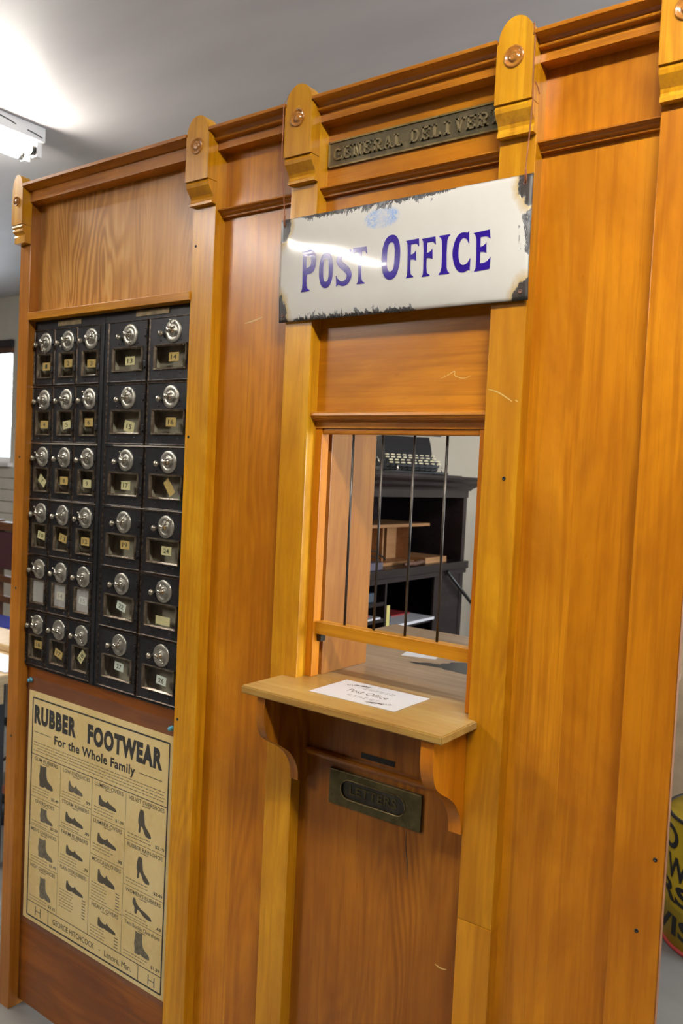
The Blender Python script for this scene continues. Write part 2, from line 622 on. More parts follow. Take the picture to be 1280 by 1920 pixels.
def flat_mesh(splines):
    """filled 2-D shape (holes allowed) from closed point lists, as a mesh in XY"""
    cu = bpy.data.curves.new('shape', 'CURVE')
    cu.dimensions = '2D'
    cu.fill_mode = 'BOTH'
    for pts in splines:
        sp = cu.splines.new('POLY')
        sp.points.add(len(pts) - 1)
        for q, (x, y) in zip(sp.points, pts):
            q.co = (x, y, 0, 1)
        sp.use_cyclic_u = True
    return curve_to_mesh(cu)


def curve_to_mesh(cu):
    o = bpy.data.objects.new('tmp', cu)
    COL.objects.link(o)
    dg = bpy.context.evaluated_depsgraph_get()
    me = bpy.data.meshes.new_from_object(o.evaluated_get(dg))
    bpy.data.objects.remove(o)
    bpy.data.curves.remove(cu)
    return me


def text_mesh(s, bold=0.0, extrude=0.0, spacing=1.0, bevel=0.0):
    cu = bpy.data.curves.new('txt', 'FONT')
    cu.body = s
    cu.size = 1.0
    cu.offset = bold
    cu.extrude = extrude
    cu.bevel_depth = bevel
    cu.space_character = spacing
    cu.resolution_u = 3
    return curve_to_mesh(cu)


def fit(me, x0, x1, z0, z1, y, slant=0.0, depth=None):
    """lay a text/shape mesh on the plane y (facing -Y), fitted to a rectangle"""
    xs = [v.co.x for v in me.vertices]
    ys = [v.co.y for v in me.vertices]
    ax, bxx, ay, by = min(xs), max(xs), min(ys), max(ys)
    for v in me.vertices:
        u = (v.co.x - ax) / max(1e-9, bxx - ax)
        t = (v.co.y - ay) / max(1e-9, by - ay)
        d = v.co.z if depth is None else (depth if v.co.z > 1e-6 else -depth if v.co.z < -1e-6 else 0)
        v.co = (x0 + (x1 - x0) * u, y - d, z0 + (z1 - z0) * t)
    return me


def join(meshes):
    bm = nb()
    for me in meshes:
        bm.from_mesh(me)
        bpy.data.meshes.remove(me)
    return bm


def stroke2d(pts, widths):
    """outline of a polyline with varying width"""
    L, R = [], []
    n = len(pts)
    for i in range(n):
        a = Vector(pts[max(0, i - 1)])
        b = Vector(pts[min(n - 1, i + 1)])
        d = (b - a).normalized()
        nrm = Vector((-d.y, d.x)) * widths[i] * .5
        p = Vector(pts[i])
        L.append(tuple(p + nrm))
        R.append(tuple(p - nrm))
    return L + R[::-1]


def spline(pts, n=6):
    out = []
    for i in range(len(pts) - 1):
        p0 = Vector(pts[max(0, i - 1)])
        p1 = Vector(pts[i])
        p2 = Vector(pts[i + 1])
        p3 = Vector(pts[min(len(pts) - 1, i + 2)])
        for k in range(n):
            t = k / n
            q = .5 * ((2 * p1) + (-p0 + p2) * t + (2 * p0 - 5 * p1 + 4 * p2 - p3) * t * t + (-p0 + 3 * p1 - 3 * p2 + p3) * t ** 3)
            out.append(tuple(q))
    out.append(tuple(pts[-1]))
    return out


# ------------------------------------------------------------------ room shell
XL, XR, YF = -7.6, 2.6, -4.6
struct('floor', bx(XL, XR, YF, YB, -.08, 0), 'floor')
struct('ceiling', bx(XL, XR, YF, YB, CEIL, CEIL + .08), 'ceil')
struct('wall_left', bx(XL - .1, XL, YF, YB, 0, CEIL), 'panelled')
struct('wall_front', bx(XL, XR, YF - .1, YF, 0, CEIL), 'panelled')
# right wall with a window opening (outside the frame, it lets daylight into the office)
bm = nb()
box(bm, XR, XR + .1, YF, .85, 0, CEIL)
box(bm, XR, XR + .1, .85, 2.05, 0, 1.1)
box(bm, XR, XR + .1, .85, 2.05, 2.3, CEIL)
box(bm, XR, XR + .1, 2.05, YB, 0, CEIL)
struct('wall_right', bm, 'panelled')
# back wall with the window seen at the left edge
WX0, WX1, WZ0, WZ1 = -7.35, -6.12, 1.46, 2.40
bm = nb()
box(bm, XL, WX0, YB, YB + .12, 0, CEIL)
box(bm, WX0, WX1, YB, YB + .12, 0, WZ0)
box(bm, WX0, WX1, YB, YB + .12, WZ1, CEIL)
box(bm, WX1, XR, YB, YB + .12, 0, CEIL)
wb = struct('wall_back', bm, 'wall')
win = bpy.data.objects.new('window_1', None)
win.location = (WX0, YB, WZ0)
win['kind'] = 'structure'
COL.objects.link(win)
obj('window_head', bx(WX0 - .04, WX1 + .02, YB - .03, YB - .002, WZ1 - .01, WZ1 + .05), 'blackframe', win)
obj('window_casing', bx(WX0 - .04, WX1 + .02, YB - .025, YB - .002, WZ1 - .06, WZ1 - .012), 'brownchair', win)
obj('window_sill', bx(WX0 - .06, WX1 + .05, YB - .05, YB - .002, WZ0 - .03, WZ0), 'lampwhite', win)
obj('sash', ring_frame(nb(), WX0, WX1, WZ0, WZ1, .045, YB + .05, YB + .04), 'lampwhite', win)
obj('pane', bx(WX0 + .03, WX1 - .03, YB + .055, YB + .06, WZ0 + .03, WZ1 - .03), 'winglass', win)
# lace curtain in the window
bm = nb()
cols = []
for i in range(60):
    x = WX0 + .02 + (WX1 - WX0 - .04) * i / 59
    y = YB + .02 + .012 * math.sin(i * .9)
    cols.append([bm.verts.new((x, y, z)) for z in (WZ0 + .30 + .015 * math.sin(i * .5), 1.95, WZ1 - .07)])
for a, b in zip(cols, cols[1:]):
    for k in range(2):
        bm.faces.new((a[k], b[k], b[k + 1], a[k + 1])).smooth = True
cu = obj('lace_curtain', bm, 'curtain', origin=(-6.7, YB, WZ0 + .3))
tag(cu, 'white lace curtain hanging in the bright far window at the left edge', 'curtain')
# pale boards under that window
for i in range(5):
    z0 = .96 + i * .095
    o = obj('wainscot_board', bx(WX0 - .2, WX1 + .5, YB - .014, YB - .001, z0, z0 + .089, bev=.004), 'tile', wb)
# dado strip below the boards
obj('dado_rail', bx(WX0 - .2, WX1 + .5, YB - .04, YB - .001, .915, .95), 'brownchair', wb)


# ------------------------------------------------------------------ fluorescent fixtures
def fixture(xc, y0, y1, label, group, added_hood=False, lit='tube'):
    t = thing('ceiling_light', (xc, (y0 + y1) / 2, CEIL), label, 'lamp', group)
    hw = .07
    obj('housing', bx(xc - hw, xc + hw, y0, y1, CEIL - .058, CEIL - .001, bev=.004), 'lampwhite', t)
    for s in (-1, 1):
        bm = nb()
        lathe(bm, [(0, 0), (.0185, .0), (.0185, 1.0), (0, 1.0)], (0, 0, 0), 'Z', 16)
        bmesh.ops.transform(bm, verts=bm.verts, matrix=Matrix.Translation((xc + s * .040, y1 - .035, CEIL - .092)) @ Matrix.Rotation(PI / 2, 4, 'X') @ Matrix.Diagonal((1, 1, y1 - y0 - .07, 1)))
        obj('tube', bm, lit, t)
        for e, yy in ((-1, y0), (1, y1)):
            ya, yb = (yy + .006, yy + .030) if e < 0 else (yy - .030, yy - .006)
            obj('lamp_holder', bx(xc + s * .040 - .017, xc + s * .040 + .017, ya, yb, CEIL - .116, CEIL - .057, bev=.003), 'lampwhite', t)
            ya, yb = (yy + .032, yy + .050) if e < 0 else (yy - .050, yy - .032)
            bm = nb()
            tube(bm, [(xc + s * .040, ya, CEIL - .092), (xc + s * .040, yb, CEIL - .092)], .0195, 14)
            obj('tube_cap', bm, 'greydark', t)
    for k, (dy, dz) in enumerate(((-.16, -.024), (-.045, -.038))):
        bm = nb()
        tube(bm, [(xc + hw + .001, y1 + dy - .035, CEIL + dz + .004), (xc + hw + .002, y1 + dy, CEIL + dz), (xc + hw + .001, y1 + dy + .03, CEIL + dz - .006)], .0022, 6)
        obj('housing_slot', bm, 'greydark', t)
    if added_hood:                                             # unseen sloped reflectors, added to keep tube light off the ceiling
        for sg_ in (-1, 1):
            bm = nb()
            prism(bm, [(xc + sg_ * .075, CEIL - .056), (xc + sg_ * .105, CEIL - .128), (xc + sg_ * .108, CEIL - .126), (xc + sg_ * .077, CEIL - .053)], y0, y1, 'Y')
            obj('reflector', bm, 'lampwhite', t)
        for ya, yb in ((y0 - .003, y0), (y1, y1 + .003)):
            bm = nb()
            prism(bm, [(xc - .075, CEIL - .056), (xc - .105, CEIL - .128), (xc + .105, CEIL - .128), (xc + .075, CEIL - .056)], ya, yb, 'Y')
            obj('reflector_end', bm, 'lampwhite', t)
    return t


fixture(-3.02, -.54, .68, 'lit twin-tube ceiling light at the upper left, its end in view', 'fluorescent ceiling lights')
fixture(-3.02, -3.25, -1.53, 'lit twin-tube ceiling light out of frame, in line with the visible one', 'fluorescent ceiling lights', True, 'tube_dim')
near = fixture(.20, -1.54, -.32, 'lit twin-tube ceiling light out of frame, above the viewer and close to the partition', 'fluorescent ceiling lights', True, 'tube_near')
near.rotation_euler.z = PI / 2                      # turned along the partition to steepen its light falloff

# ------------------------------------------------------------------ the wooden partition
PT = thing('post_office_partition', (-1.15, .02, 0), 'varnished honey-coloured wooden post office front with posts, panels and a barred service window', 'partition')
YP = .028                                     # face of the recessed panels
POSTS = [(-2.008, -1.962), (-1.354, -1.286), (-1.078, -1.011), (-.631, -.567), (-.374, -.300)]


def corbel_bm(x0, x1, narrow=False):
    bm = nb()
    w = x1 - x0
    xc = (x0 + x1) / 2
    zt = 2.206 if narrow else 2.2065          # where the round head starts
    r = w / 2 - .0025
    if narrow:
        zt = 2.205
    # plaque with shoulders and round head
    pts = [(x0, 2.1005), (x1, 2.1005), (x1, zt - .012)]
    pts += [(x1 - .003, zt - .010)]
    hh = .036 if not narrow else .030
    for k in range(0, 13):
        a = PI * k / 12
        pts.append((xc + r * math.cos(a), zt - .008 + hh * math.sin(a)))
    pts += [(x0 + .003, zt - .010), (x0, zt - .012)]
    b2 = nb()
    prism(b2, pts, -.028, 0.0, 'Y')
    merge(bm, b2)
    # ogee below the plaque
    if narrow:
        prof = [(0, 2.0995), (-.026, 2.0995), (-.027, 2.094), (-.0225, 2.0905), (-.024, 2.087), (-.024, 2.083), (-.018, 2.079), (-.016, 2.076),
                (-.018, 2.072), (-.018, 2.055), (0, 2.055)]
    else:
        prof = [(0, 2.0995), (-.0235, 2.0995), (-.0250, 2.0945), (-.0235, 2.088), (-.0175, 2.080), (-.0110, 2.0725), (-.0090, 2.067), (-.0100, 2.0625), (-.0130, 2.059), (-.0130, 2.0535), (0, 2.0535)]
    b2 = nb()
    prism(b2, prof, x0 + .0004, x1 - .0004, 'X')
    merge(bm, b2)
    return bm


for i, (x0, x1) in enumerate(POSTS):
    yb = .05 if i < 4 else .010
    top = 2.19
    p = obj('post', bx(x0, x1, 0.0, yb, .7432 if i == 3 else 0.0, top, bev=.0012), {0: 'endpost', 4: 'panel'}.get(i, 'post'), PT)
    if i == 3:
        obj('post_base', bx(x0, x1, 0.0, yb, 0.0, .7426, bev=.0012), 'postlow', PT)
    obj('corbel', corbel_bm(x0, x1, i == 0), 'post', p)
    rr = .0165 if i else .0115
    bm = nb()
    lathe(bm, [(rr * 1.05, -.001), (rr * 1.05, .0020), (rr * .97, .0036), (rr * .87, .0026), (rr * .62, .0003), (rr * .50, .0004), (rr * .45, .0034),
               (rr * .36, .0042), (rr * .25, .0034), (rr * .12, .0046), (0, .0048)], ((x0 + x1) / 2 - .001, -.028, 2.171 if i else 2.160), '-Y', 36)
    obj('rosette', bm, 'rosette', p)


def screw(parent, x, z, y=0.0, r=.0032, mat='bar'):
    bm = nb()
    lathe(bm, [(r, -.0005), (r, .0006), (r * .6, .0009), (r * .55, .0002), (0, .0002)], (x, y, z), '-Y', 12)
    return obj('screw', bm, mat, parent)


posts = [o for o in PT.children if o.name.startswith('post')]
for (pi, x, z) in ((1, -1.343, 1.972), (1, -1.343, 1.560), (1, -1.343, .934), (4, -.313, .947), (4, -.333, .832), (4, -.336, .678), (3, -.59, 1.5), (2, -1.05, 1.83), (0, -1.985, 1.5), (0, -1.985, 1.15), (0, -1.985, .75)):
    screw(posts[pi], x, z, mat='greydark')

M['scratch'] = plain('pale_scratch', (.60, .40, .15), .6)


def scratch(parent, pts, w, y, name='scratch', mat='scratch'):
    n = len(pts)
    me = flat_mesh([stroke2d(pts, [w * (.35 + .65 * math.sin(PI * i / (n - 1))) for i in range(n)])])
    for v in me.vertices:
        v.co = (v.co.x, y - .00025, v.co.y)
    return obj(name, me, mat, parent)


scratch(posts[3], spline([(-.628, 1.6475), (-.610, 1.6425), (-.590, 1.631), (-.583, 1.626)], 4), .0022, 0)
scratch(posts[3], spline([(-.578, 1.629), (-.573, 1.626)], 4), .002, 0)

obj('end_strip', bx(-.2998, -.2988, .0006, .012, 0.0, 2.18), 'red', PT)

# panels ------------------------------------------------------------
X = POSTS


def panel(x0, x1, z0, z1, mat='panel', y=YP, th=.012, name='panel'):
    return obj(name, bx(x0, x1, y, y + th, z0, z1), mat, PT)


panel(X[0][1], X[1][0], 1.86, 2.185, 'ply')
panel(X[0][1], X[1][0], .02, .942, 'red')
panel(X[1][1], X[2][0], 2.035, 2.185, 'panel')
panel(X[1][1], -1.19, 0.0, 2.038, 'panel', name='panel_board')
panel(-1.19, X[2][0], 0.0, 2.038, 'panel', name='panel_board')
panel(X[2][1], X[3][0], 2.035, 2.185, 'panelH')
panel(X[2][1], X[3][0], 1.60, 2.038, 'panelH')
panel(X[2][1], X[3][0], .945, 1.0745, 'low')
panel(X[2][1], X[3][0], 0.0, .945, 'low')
panel(X[3][1], X[4][0], 2.035, 2.185, 'panel')
panel(X[3][1], -.478, 0.0, 2.038, 'panel', name='panel_board')
panel(-.478, X[4][0], 0.0, 2.038, 'panel', name='panel_board')

scratch(PT, spline([(-.735, 1.672), (-.722, 1.677), (-.708, 1.684), (-.707, 1.676), (-.690, 1.671), (-.676, 1.675)], 4), .0016, YP)
scratch(PT, spline([(-.7565, .853), (-.757, .825), (-.752, .790), (-.751, .760)], 4), .0018, YP, 'crack', 'black')
scratch(PT, spline([(-.684, .627), (-.672, .624), (-.660, .626)], 4), .003, YP)
scratch(PT, spline([(-1.215, 1.802), (-1.19, 1.806), (-1.165, 1.812)], 4), .003, YP)

# mouldings ---------------------------------------------------------
CROWN = [(.045, 2.2035), (-.030, 2.2035), (-.030, 2.1975), (-.0275, 2.1965), (-.021, 2.1955), (-.0145, 2.1935), (-.0105, 2.1900), (-.0095, 2.1870),
         (-.0115, 2.1862), (-.0125, 2.1843), (-.0115, 2.1825), (-.009, 2.1815), (-.001, 2.1812), (-.001, 2.1640), (.029, 2.1640), (.045, 2.1640)]
CROWN1 = [(.045, 2.2015), (-.030, 2.2015), (-.030, 2.1945), (-.024, 2.1935), (-.016, 2.1905), (-.009, 2.1875), (-.004, 2.1865), (-.005, 2.1860), (-.005, 2.1600), (.029, 2.1600), (.045, 2.16)]
WAIST = [(.029, 2.0465), (.010, 2.0450), (.0055, 2.0432), (.0048, 2.0405), (.0075, 2.0388), (.0105, 2.0380), (.0125, 2.0350), (.0160, 2.0330), (.0185, 2.0322), (.0190, 2.0290), (.029, 2.0290)]
WBEAD = [(.029, 1.6150), (.012, 1.6135), (.0080, 1.6110), (.0075, 1.6060), (.0105, 1.6040), (.0110, 1.6015), (.0150, 1.6005), (.0165, 1.5985), (.0225, 1.5975), (.0230, 1.595), (.029, 1.595)]
ABEAD = [(.029, .9520), (.020, .9520), (.0165, .9495), (.0158, .9455), (.0175, .9415), (.022, .9400), (.0225, .937), (.029, .937)]
e = .0004
obj('crown_moulding', prism(nb(), CROWN1, X[0][1] + e, X[1][0] - e), 'trim', PT)
for a, b in ((1, 2), (2, 3), (3, 4)):
    obj('crown_moulding', prism(nb(), CROWN, X[a][1] + e, X[b][0] - e), 'trim', PT)
    obj('waist_moulding', prism(nb(), WAIST, X[a][1] + e, X[b][0] - e), 'trim', PT)
obj('mailbox_ledge', bx(X[0][1] - .001, X[1][0] + .001, -.0045, .03, 1.8575, 1.8765, bev=.0012), 'postH', PT)
obj('window_moulding', prism(nb(), WBEAD, X[2][1] + e, X[3][0] - e), 'trim', PT)
obj('apron_moulding', prism(nb(), ABEAD, X[2][1] + e, X[3][0] - e), 'trim', PT)
obj('head_rail', bx(X[2][1], X[3][0], YP - .003, .045, 1.5825, 1.601, bev=.0008), 'trim', PT)
obj('head_stop', bx(-.9945, -.6520, YP, .045, 1.5715, 1.5822, bev=.003), 'trim', PT)
obj('window_jamb', bx(X[2][1], -.9945, YP - .001, .05, 1.090, 1.5825, bev=.0008), 'orange', PT)
obj('window_jamb', bx(-.6520, X[3][0], YP - .001, .05, 1.090, 1.5825, bev=.0008), 'orange', PT)
obj('letter_gap', bx(-.865, -.789, YP - .0012, YP + .001, .9585, .9685), 'black', PT)

# grille
gr = obj('grille_rail', bx(-.9940, -.6525, .0335, .058, 1.1755, 1.2005, bev=.0012), 'postH', PT)
for x in (-.9318, -.8632, -.7932, -.7250):
    bm = nb()
    tube(bm, [(x, .046, 1.196), (x, .046, 1.576)], .0026, 10)
    obj('bar', bm, 'bar', gr)
# bits of hardware below the rail end
obj('rail_stop', bx(-.9940, -.984, .04, .055, 1.1605, 1.1752), 'bar', gr)

# brackets + counter (one shelf unit)
CT = thing('service_counter', (-.83, -.05, 1.075), 'worn pale wooden counter shelf on two scrolled brackets below the barred window', 'shelf')
pts = [(-1.046, -.1195), (-.614, -.1195), (-.614, -.0008), (-.6318, -.0008), (-.6318, .052), (-.45, .052), (-.45, .66), (-1.2, .66), (-1.2, .052), (-1.0102, .052), (-1.0102, -.0008), (-1.046, -.0008)]
b2 = prism(nb(), pts, 1.0752, 1.0895, 'Z')
bmesh.ops.bevel(b2, geom=[ed for ed in b2.edges if all(v.co.y < -.1 for v in ed.verts) or (abs(ed.verts[0].co.z - ed.verts[1].co.z) < 1e-6 and all(v.co.y < 0.0 for v in ed.verts))], offset=.002, segments=2, affect='EDGES')
obj('counter_board', b2, 'shelf', CT)
BR = spline([(-.112, 1.0750), (-.1125, 1.040), (-.108, 1.015), (-.098, .996), (-.080, .982), (-.055, .968), (-.030, .950), (-.013, .928), (-.005, .908), (-.003, .889)], 5)
poly = BR + [(.0275, .889), (.0275, 1.0750)]
obj('bracket', prism(nb(), poly, -1.0105, -.9915), 'low', CT)  # darker wood colour stands in for the shelf's shadow here
obj('bracket', prism(nb(), poly, -.6555, -.6315), 'orange', CT)  # brighter wood colour stands in for the light on this side

# things at the service window
NB = nb()
box(NB, -.9300, -.7420, -.0590, .0600, 1.0899, 1.0906)
no = thing('laminated_notice', (-.836, 0, 1.0898), 'white laminated notice reading Post Office lying on the wooden counter', 'notice')
obj('sheet', NB, 'white', no)


def onshelf(me, x0, x1, y0, y1, z):
    xs = [v.co.x for v in me.vertices]
    ys = [v.co.y for v in me.vertices]
    for v in me.vertices:
        u = (v.co.x - min(xs)) / (max(xs) - min(xs))
        t = (v.co.y - min(ys)) / (max(ys) - min(ys))
        v.co = (x0 + (x1 - x0) * u, y0 + (y1 - y0) * t, z)
    return me


def fitshelf(s, x0, x1, y0, y1, bold=0.0):
    me = text_mesh(s, bold)
    xs = [v.co.x for v in me.vertices]
    ys = [v.co.y for v in me.vertices]
    ax, bx_, ay, by = min(xs), max(xs), min(ys), max(ys)
    for v in me.vertices:
        v.co = (x0 + (x1 - x0) * (v.co.x - ax) / (bx_ - ax), y0 + (y1 - y0) * (v.co.y - ay) / (by - ay), 1.0908)
    return me


obj('lettering', join([fitshelf('Post Office', -.882, -.793, -.008, .010)]), 'ink3', no)
orn = []
for (cx, cy, s) in ((-.905, .033, 1), (-.768, -.033, -1)):
    for k in range(3):
        pts = [(cx + s * (.004 + .012 * k + .007 * math.cos(a) * (1 - a / 9)), cy + s * (.006 * k - .004 + .006 * math.sin(a) * (1 - a / 9))) for a in [i * .6 for i in range(12)]]
        orn.append(flat_mesh([stroke2d(pts, [.0012] * 12)]))
    pts = [(cx + s * .012, cy + s * .004), (cx + s * .03, cy + s * .006), (cx + s * .045, cy + s * .012)]
    orn.append(flat_mesh([stroke2d(spline(pts, 4), [.002 + .003 * math.sin(PI * i / 8) for i in range(9)])]))
for me in orn:
    for v in me.vertices:
        v.co.z = 1.0908
obj('ornament', join(orn), 'ink2', no)
sub = []
for y in (.030, .024, -.024, -.030):
    for k in range(6):
        x = -.865 + k * .012 + random.uniform(-.002, .002)
        sub.append(flat_mesh([[(x, y), (x + .008, y), (x + .008, y + .0016), (x, y + .0016)]]))
for me in sub:
    for v in me.vertices:
        v.co.z = 1.0908
obj('small_print', join(sub), 'ink3', no)['kind'] = 'stuff'

o = obj('paper_slip', bx(-.985, -.905, .345, .40, 1.0897, 1.0903), 'white', origin=(-.94, .37, 1.0897))
o.rotation_euler.z = .25
tag(o, 'small white paper slip lying far back on the counter behind the rail', 'paper')
st = []
rs = random.Random(3)


def blob(cx, cy, rx, ry, n=26, j=.14):
    return [(cx + rx * (1 + rs.uniform(-j, j)) * math.cos(2 * PI * k / n), cy + ry * (1 + rs.uniform(-j, j)) * math.sin(2 * PI * k / n)) for k in range(n)]


for b in (blob(-.80, .335, .065, .055), blob(-.77, .43, .085, .06), blob(-.875, .305, .032, .014), blob(-.905, .295, .022, .007)):
    me = flat_mesh([b])
    for v in me.vertices:
        v.co.z = 1.08975 + .0001 * len(st)
    st.append(me)
obj('dark_patch', join(st), 'patch', CT)  # flat black patches lying on the counter board

# pigeonhole side board behind the left jamb
o = obj('side_board', bx(-1.012, -.992, .058, .215, 1.0897, 1.80, bev=.001), 'board', origin=(-1.0, .13, 1.0897))
tag(o, 'upright wooden side board standing on the counter inside, left behind the bars', 'board')

# brass letter plate ------------------------------------------------
lp = thing('letter_plate', (-.829, YP, .853), 'tarnished brass letter-slot plate reading LETTERS, below the counter', 'letter plate')


def rounded(x0, x1, z0, z1, n=10):
    r = (z1 - z0) / 2
    zc = (z0 + z1) / 2
    return [(x1 - r + r * math.sin(PI * k / n), zc + r * math.cos(PI * k / n)) for k in range(n + 1)] + \
           [(x0 + r - r * math.sin(PI * k / n), zc - r * math.cos(PI * k / n)) for k in range(n + 1)]


LX0, LX1, LZ0, LZ1 = -.9328, -.7258, .8555, .9235
OX0, OX1, OZ0, OZ1 = -.9045, -.7605, .8725, .9085
me = flat_mesh([[(LX0, LZ0), (LX1, LZ0), (LX1, LZ1), (LX0, LZ1)], rounded(OX0, OX1, OZ0, OZ1)])
bm = nb()
bm.from_mesh(me)
bpy.data.meshes.remove(me)
for v in bm.verts:
    v.co = (v.co.x, YP - .0055, v.co.y)
ex = bmesh.ops.extrude_face_region(bm, geom=bm.faces[:])
for v in [g for g in ex['geom'] if isinstance(g, bmesh.types.BMVert)]:
    v.co.y = YP - .0003
bmesh.ops.recalc_face_normals(bm, faces=bm.faces[:])
obj('plate', bm, 'brass', lp)
bm = nb()
lip = rounded(OX0 - .001, OX1 + .001, OZ0 - .001, OZ1 + .001)
tube(bm, [(x, YP - .0058, z) for x, z in lip + lip[:1]], .0013, 6)
obj('slot_rim', bm, 'brassedge', lp)
bm = nb()
prism(bm, rounded(OX0 + .0006, OX1 - .0006, OZ0 + .0006, OZ1 - .0006), YP - .0022, YP - .0004, 'Y')
fl = obj('flap', bm, 'brassd', lp)
obj('lettering', fit(text_mesh('LETTERS', .015, .05), -.886, -.779, .882, .900, YP - .0028, depth=.0007), 'brass', fl)
bm = nb()
box(bm, LX0 + .001, LX1 - .001, YP - .0066, YP - .0054, LZ1 - .002, LZ1)
obj('worn_edge', bm, 'brassedge', lp)

# GENERAL DELIVERY name plate --------------------------------------
gd = thing('name_plate', (-.82, YP, 2.085), 'long dark brass plate with raised letters GENERAL DELIVERY under the cornice', 'sign')
GX0, GX1, GZ0, GZ1 = -1.0075, -.636, 2.0845, 2.1340
obj('plate', bx(GX0, GX1, YP - .003, YP - .0002, GZ0, GZ1), 'brassplate', gd)
bm = nb()
for a in ((GX0, GX1, GZ0, GZ0 + .003), (GX0, GX1, GZ1 - .003, GZ1), (GX0, GX0 + .003, GZ0, GZ1), (GX1 - .003, GX1, GZ0, GZ1)):
    box(bm, a[0], a[1], YP - .0052, YP - .003, a[2], a[3])
obj('border', bm, 'brassedge', gd)


def slab(ch):
    """slab-serif capital from strokes, in a unit box"""
    s, h = .20, .13
    V = lambda x, a=0, b=1: [(x, a), (x + s, a), (x + s, b), (x, b)]
    Hh = lambda x0, x1, z: [(x0, z), (x1, z), (x1, z + h), (x0, z + h)]

    def D(x0, z0, x1, z1, w=.2):
        return [(x0, z0), (x0 + w, z0), (x1 + w, z1), (x1, z1)]

    def arc(cx, cz, rx, rz, a0, a1, w=.19, n=10):
        o_ = [(cx + rx * math.cos(a0 + (a1 - a0) * k / n), cz + rz * math.sin(a0 + (a1 - a0) * k / n)) for k in range(n + 1)]
        i_ = [(cx + (rx - w) * math.cos(a0 + (a1 - a0) * k / n), cz + (rz - h) * math.sin(a0 + (a1 - a0) * k / n)) for k in range(n + 1)]
        return o_ + i_[::-1]
    if ch == 'G':
        return [arc(.5, .5, .48, .5, PI * .2, PI * 1.85), [(.6, .36), (1, .36), (1, .48), (.6, .48)], V(.74, .06, .45)]
    if ch == 'E':
        return [V(.12), Hh(0, .9, 0), Hh(0, .9, 1 - h), Hh(.2, .66, .44), [(.78, 0), (.9, 0), (.9, .3), (.78, .3)], [(.78, .7), (.9, .7), (.9, 1), (.78, 1)], [(.58, .34), (.66, .34), (.66, .66), (.58, .66)]]
    if ch == 'N':
        return [V(.1), V(.72), D(.1, 1, .68, 0, .24), Hh(0, .42, 0), Hh(0, .34, 1 - h), Hh(.62, 1, 1 - h)]
    if ch == 'R':
        return [V(.12), Hh(0, .6, 1 - h), Hh(.12, .6, .44), arc(.56, .72, .38, .28, -PI / 2, PI / 2), D(.66, 0, .44, .48, .24), Hh(0, .44, 0), Hh(.6, 1, 0)]
    if ch == 'A':
        return [D(.08, 0, .38, 1, .15), D(.70, 0, .40, 1, .2), Hh(.25, .75, .3), Hh(0, .36, 0), Hh(.6, 1, 0)]
    if ch == 'L':
        return [V(.14), Hh(0, .9, 0), Hh(0, .48, 1 - h), [(.78, 0), (.9, 0), (.9, .34), (.78, .34)]]
    if ch == 'D':
        return [V(.12), Hh(0, .5, 0), Hh(0, .5, 1 - h), arc(.46, .5, .5, .5, -PI / 2, PI / 2)]
    if ch == 'I':
        return [V(.3), Hh(.1, .7, 0), Hh(.1, .7, 1 - h)]
    if ch == 'V':
        return [D(.40, 0, .1, 1, .2), D(.40, 0, .72, 1, .15), Hh(0, .42, 1 - h), Hh(.62, 1, 1 - h)]
    if ch == 'Y':
        return [V(.4, 0, .5), D(.4, .42, .08, 1, .2), D(.4, .42, .74, 1, .16), Hh(.24, .78, 0), Hh(0, .4, 1 - h), Hh(.62, 1, 1 - h)]
    return []


def slab_word(word, x0, x1, z0, z1, y, th):
    n = len(word)
    pitch = (x1 - x0) / n
    bm = nb()
    for i, ch in enumerate(word):
        for poly in slab(ch):
            b2 = nb()
            prism(b2, [(x0 + pitch * (i + .06 + .86 * u), z0 + (z1 - z0) * v) for u, v in poly], y - th, y, 'Y')
            merge(bm, b2)
    return bm


bm = slab_word('GENERAL', -.9960, -.8350, 2.0965, 2.1195, YP - .003, .0032)
merge(bm, slab_word('DELIVERY', -.8230, -.6420, 2.0965, 2.1195, YP - .003, .0032))
obj('lettering', bm, 'brassl', gd)


# ------------------------------------------------------------------ enamel sign
def sgy(x, z):
    u = min(1, abs(x - SCX) / SHW)
    v = min(1, abs(z - SCZ) / SHH)
    b = .0050 * (1 - u ** 7) * (1 - v ** 5) + .0034 * (1 - v * v) * (1 - .4 * u * u)
    return -.0105 - .022 * (z - SCZ) - b + .0006 * math.sin(x * 21) * math.sin(z * 33)


sg = thing('post_office_sign', (SCX, -.01, SZ0), 'white chipped enamel sign with blue letters POST OFFICE hung by cords', 'sign')
bm = nb()
NX, NZ = 72, 28
fr, bk = [], []
for j in range(NZ + 1):
    z = SZ0 + (SZ1 - SZ0) * j / NZ
    fr.append([bm.verts.new((SX0 + (SX1 - SX0) * i / NX, sgy(SX0 + (SX1 - SX0) * i / NX, z), z)) for i in range(NX + 1)])
    bk.append([bm.verts.new((SX0 + (SX1 - SX0) * i / NX, sgy(SX0 + (SX1 - SX0) * i / NX, z) + .0016, z)) for i in range(NX + 1)])
for j in range(NZ):
    for i in range(NX):
        bm.faces.new((fr[j][i], fr[j][i + 1], fr[j + 1][i + 1], fr[j + 1][i])).smooth = True
        bm.faces.new((bk[j][i], bk[j + 1][i], bk[j + 1][i + 1], bk[j][i + 1])).smooth = True
for i in range(NX):
    bm.faces.new((fr[0][i + 1], fr[0][i], bk[0][i], bk[0][i + 1]))
    bm.faces.new((fr[NZ][i], fr[NZ][i + 1], bk[NZ][i + 1], bk[NZ][i]))
for j in range(NZ):
    bm.faces.new((fr[j][0], fr[j + 1][0], bk[j + 1][0], bk[j][0]))
    bm.faces.new((fr[j + 1][NX], fr[j][NX], bk[j][NX], bk[j + 1][NX]))
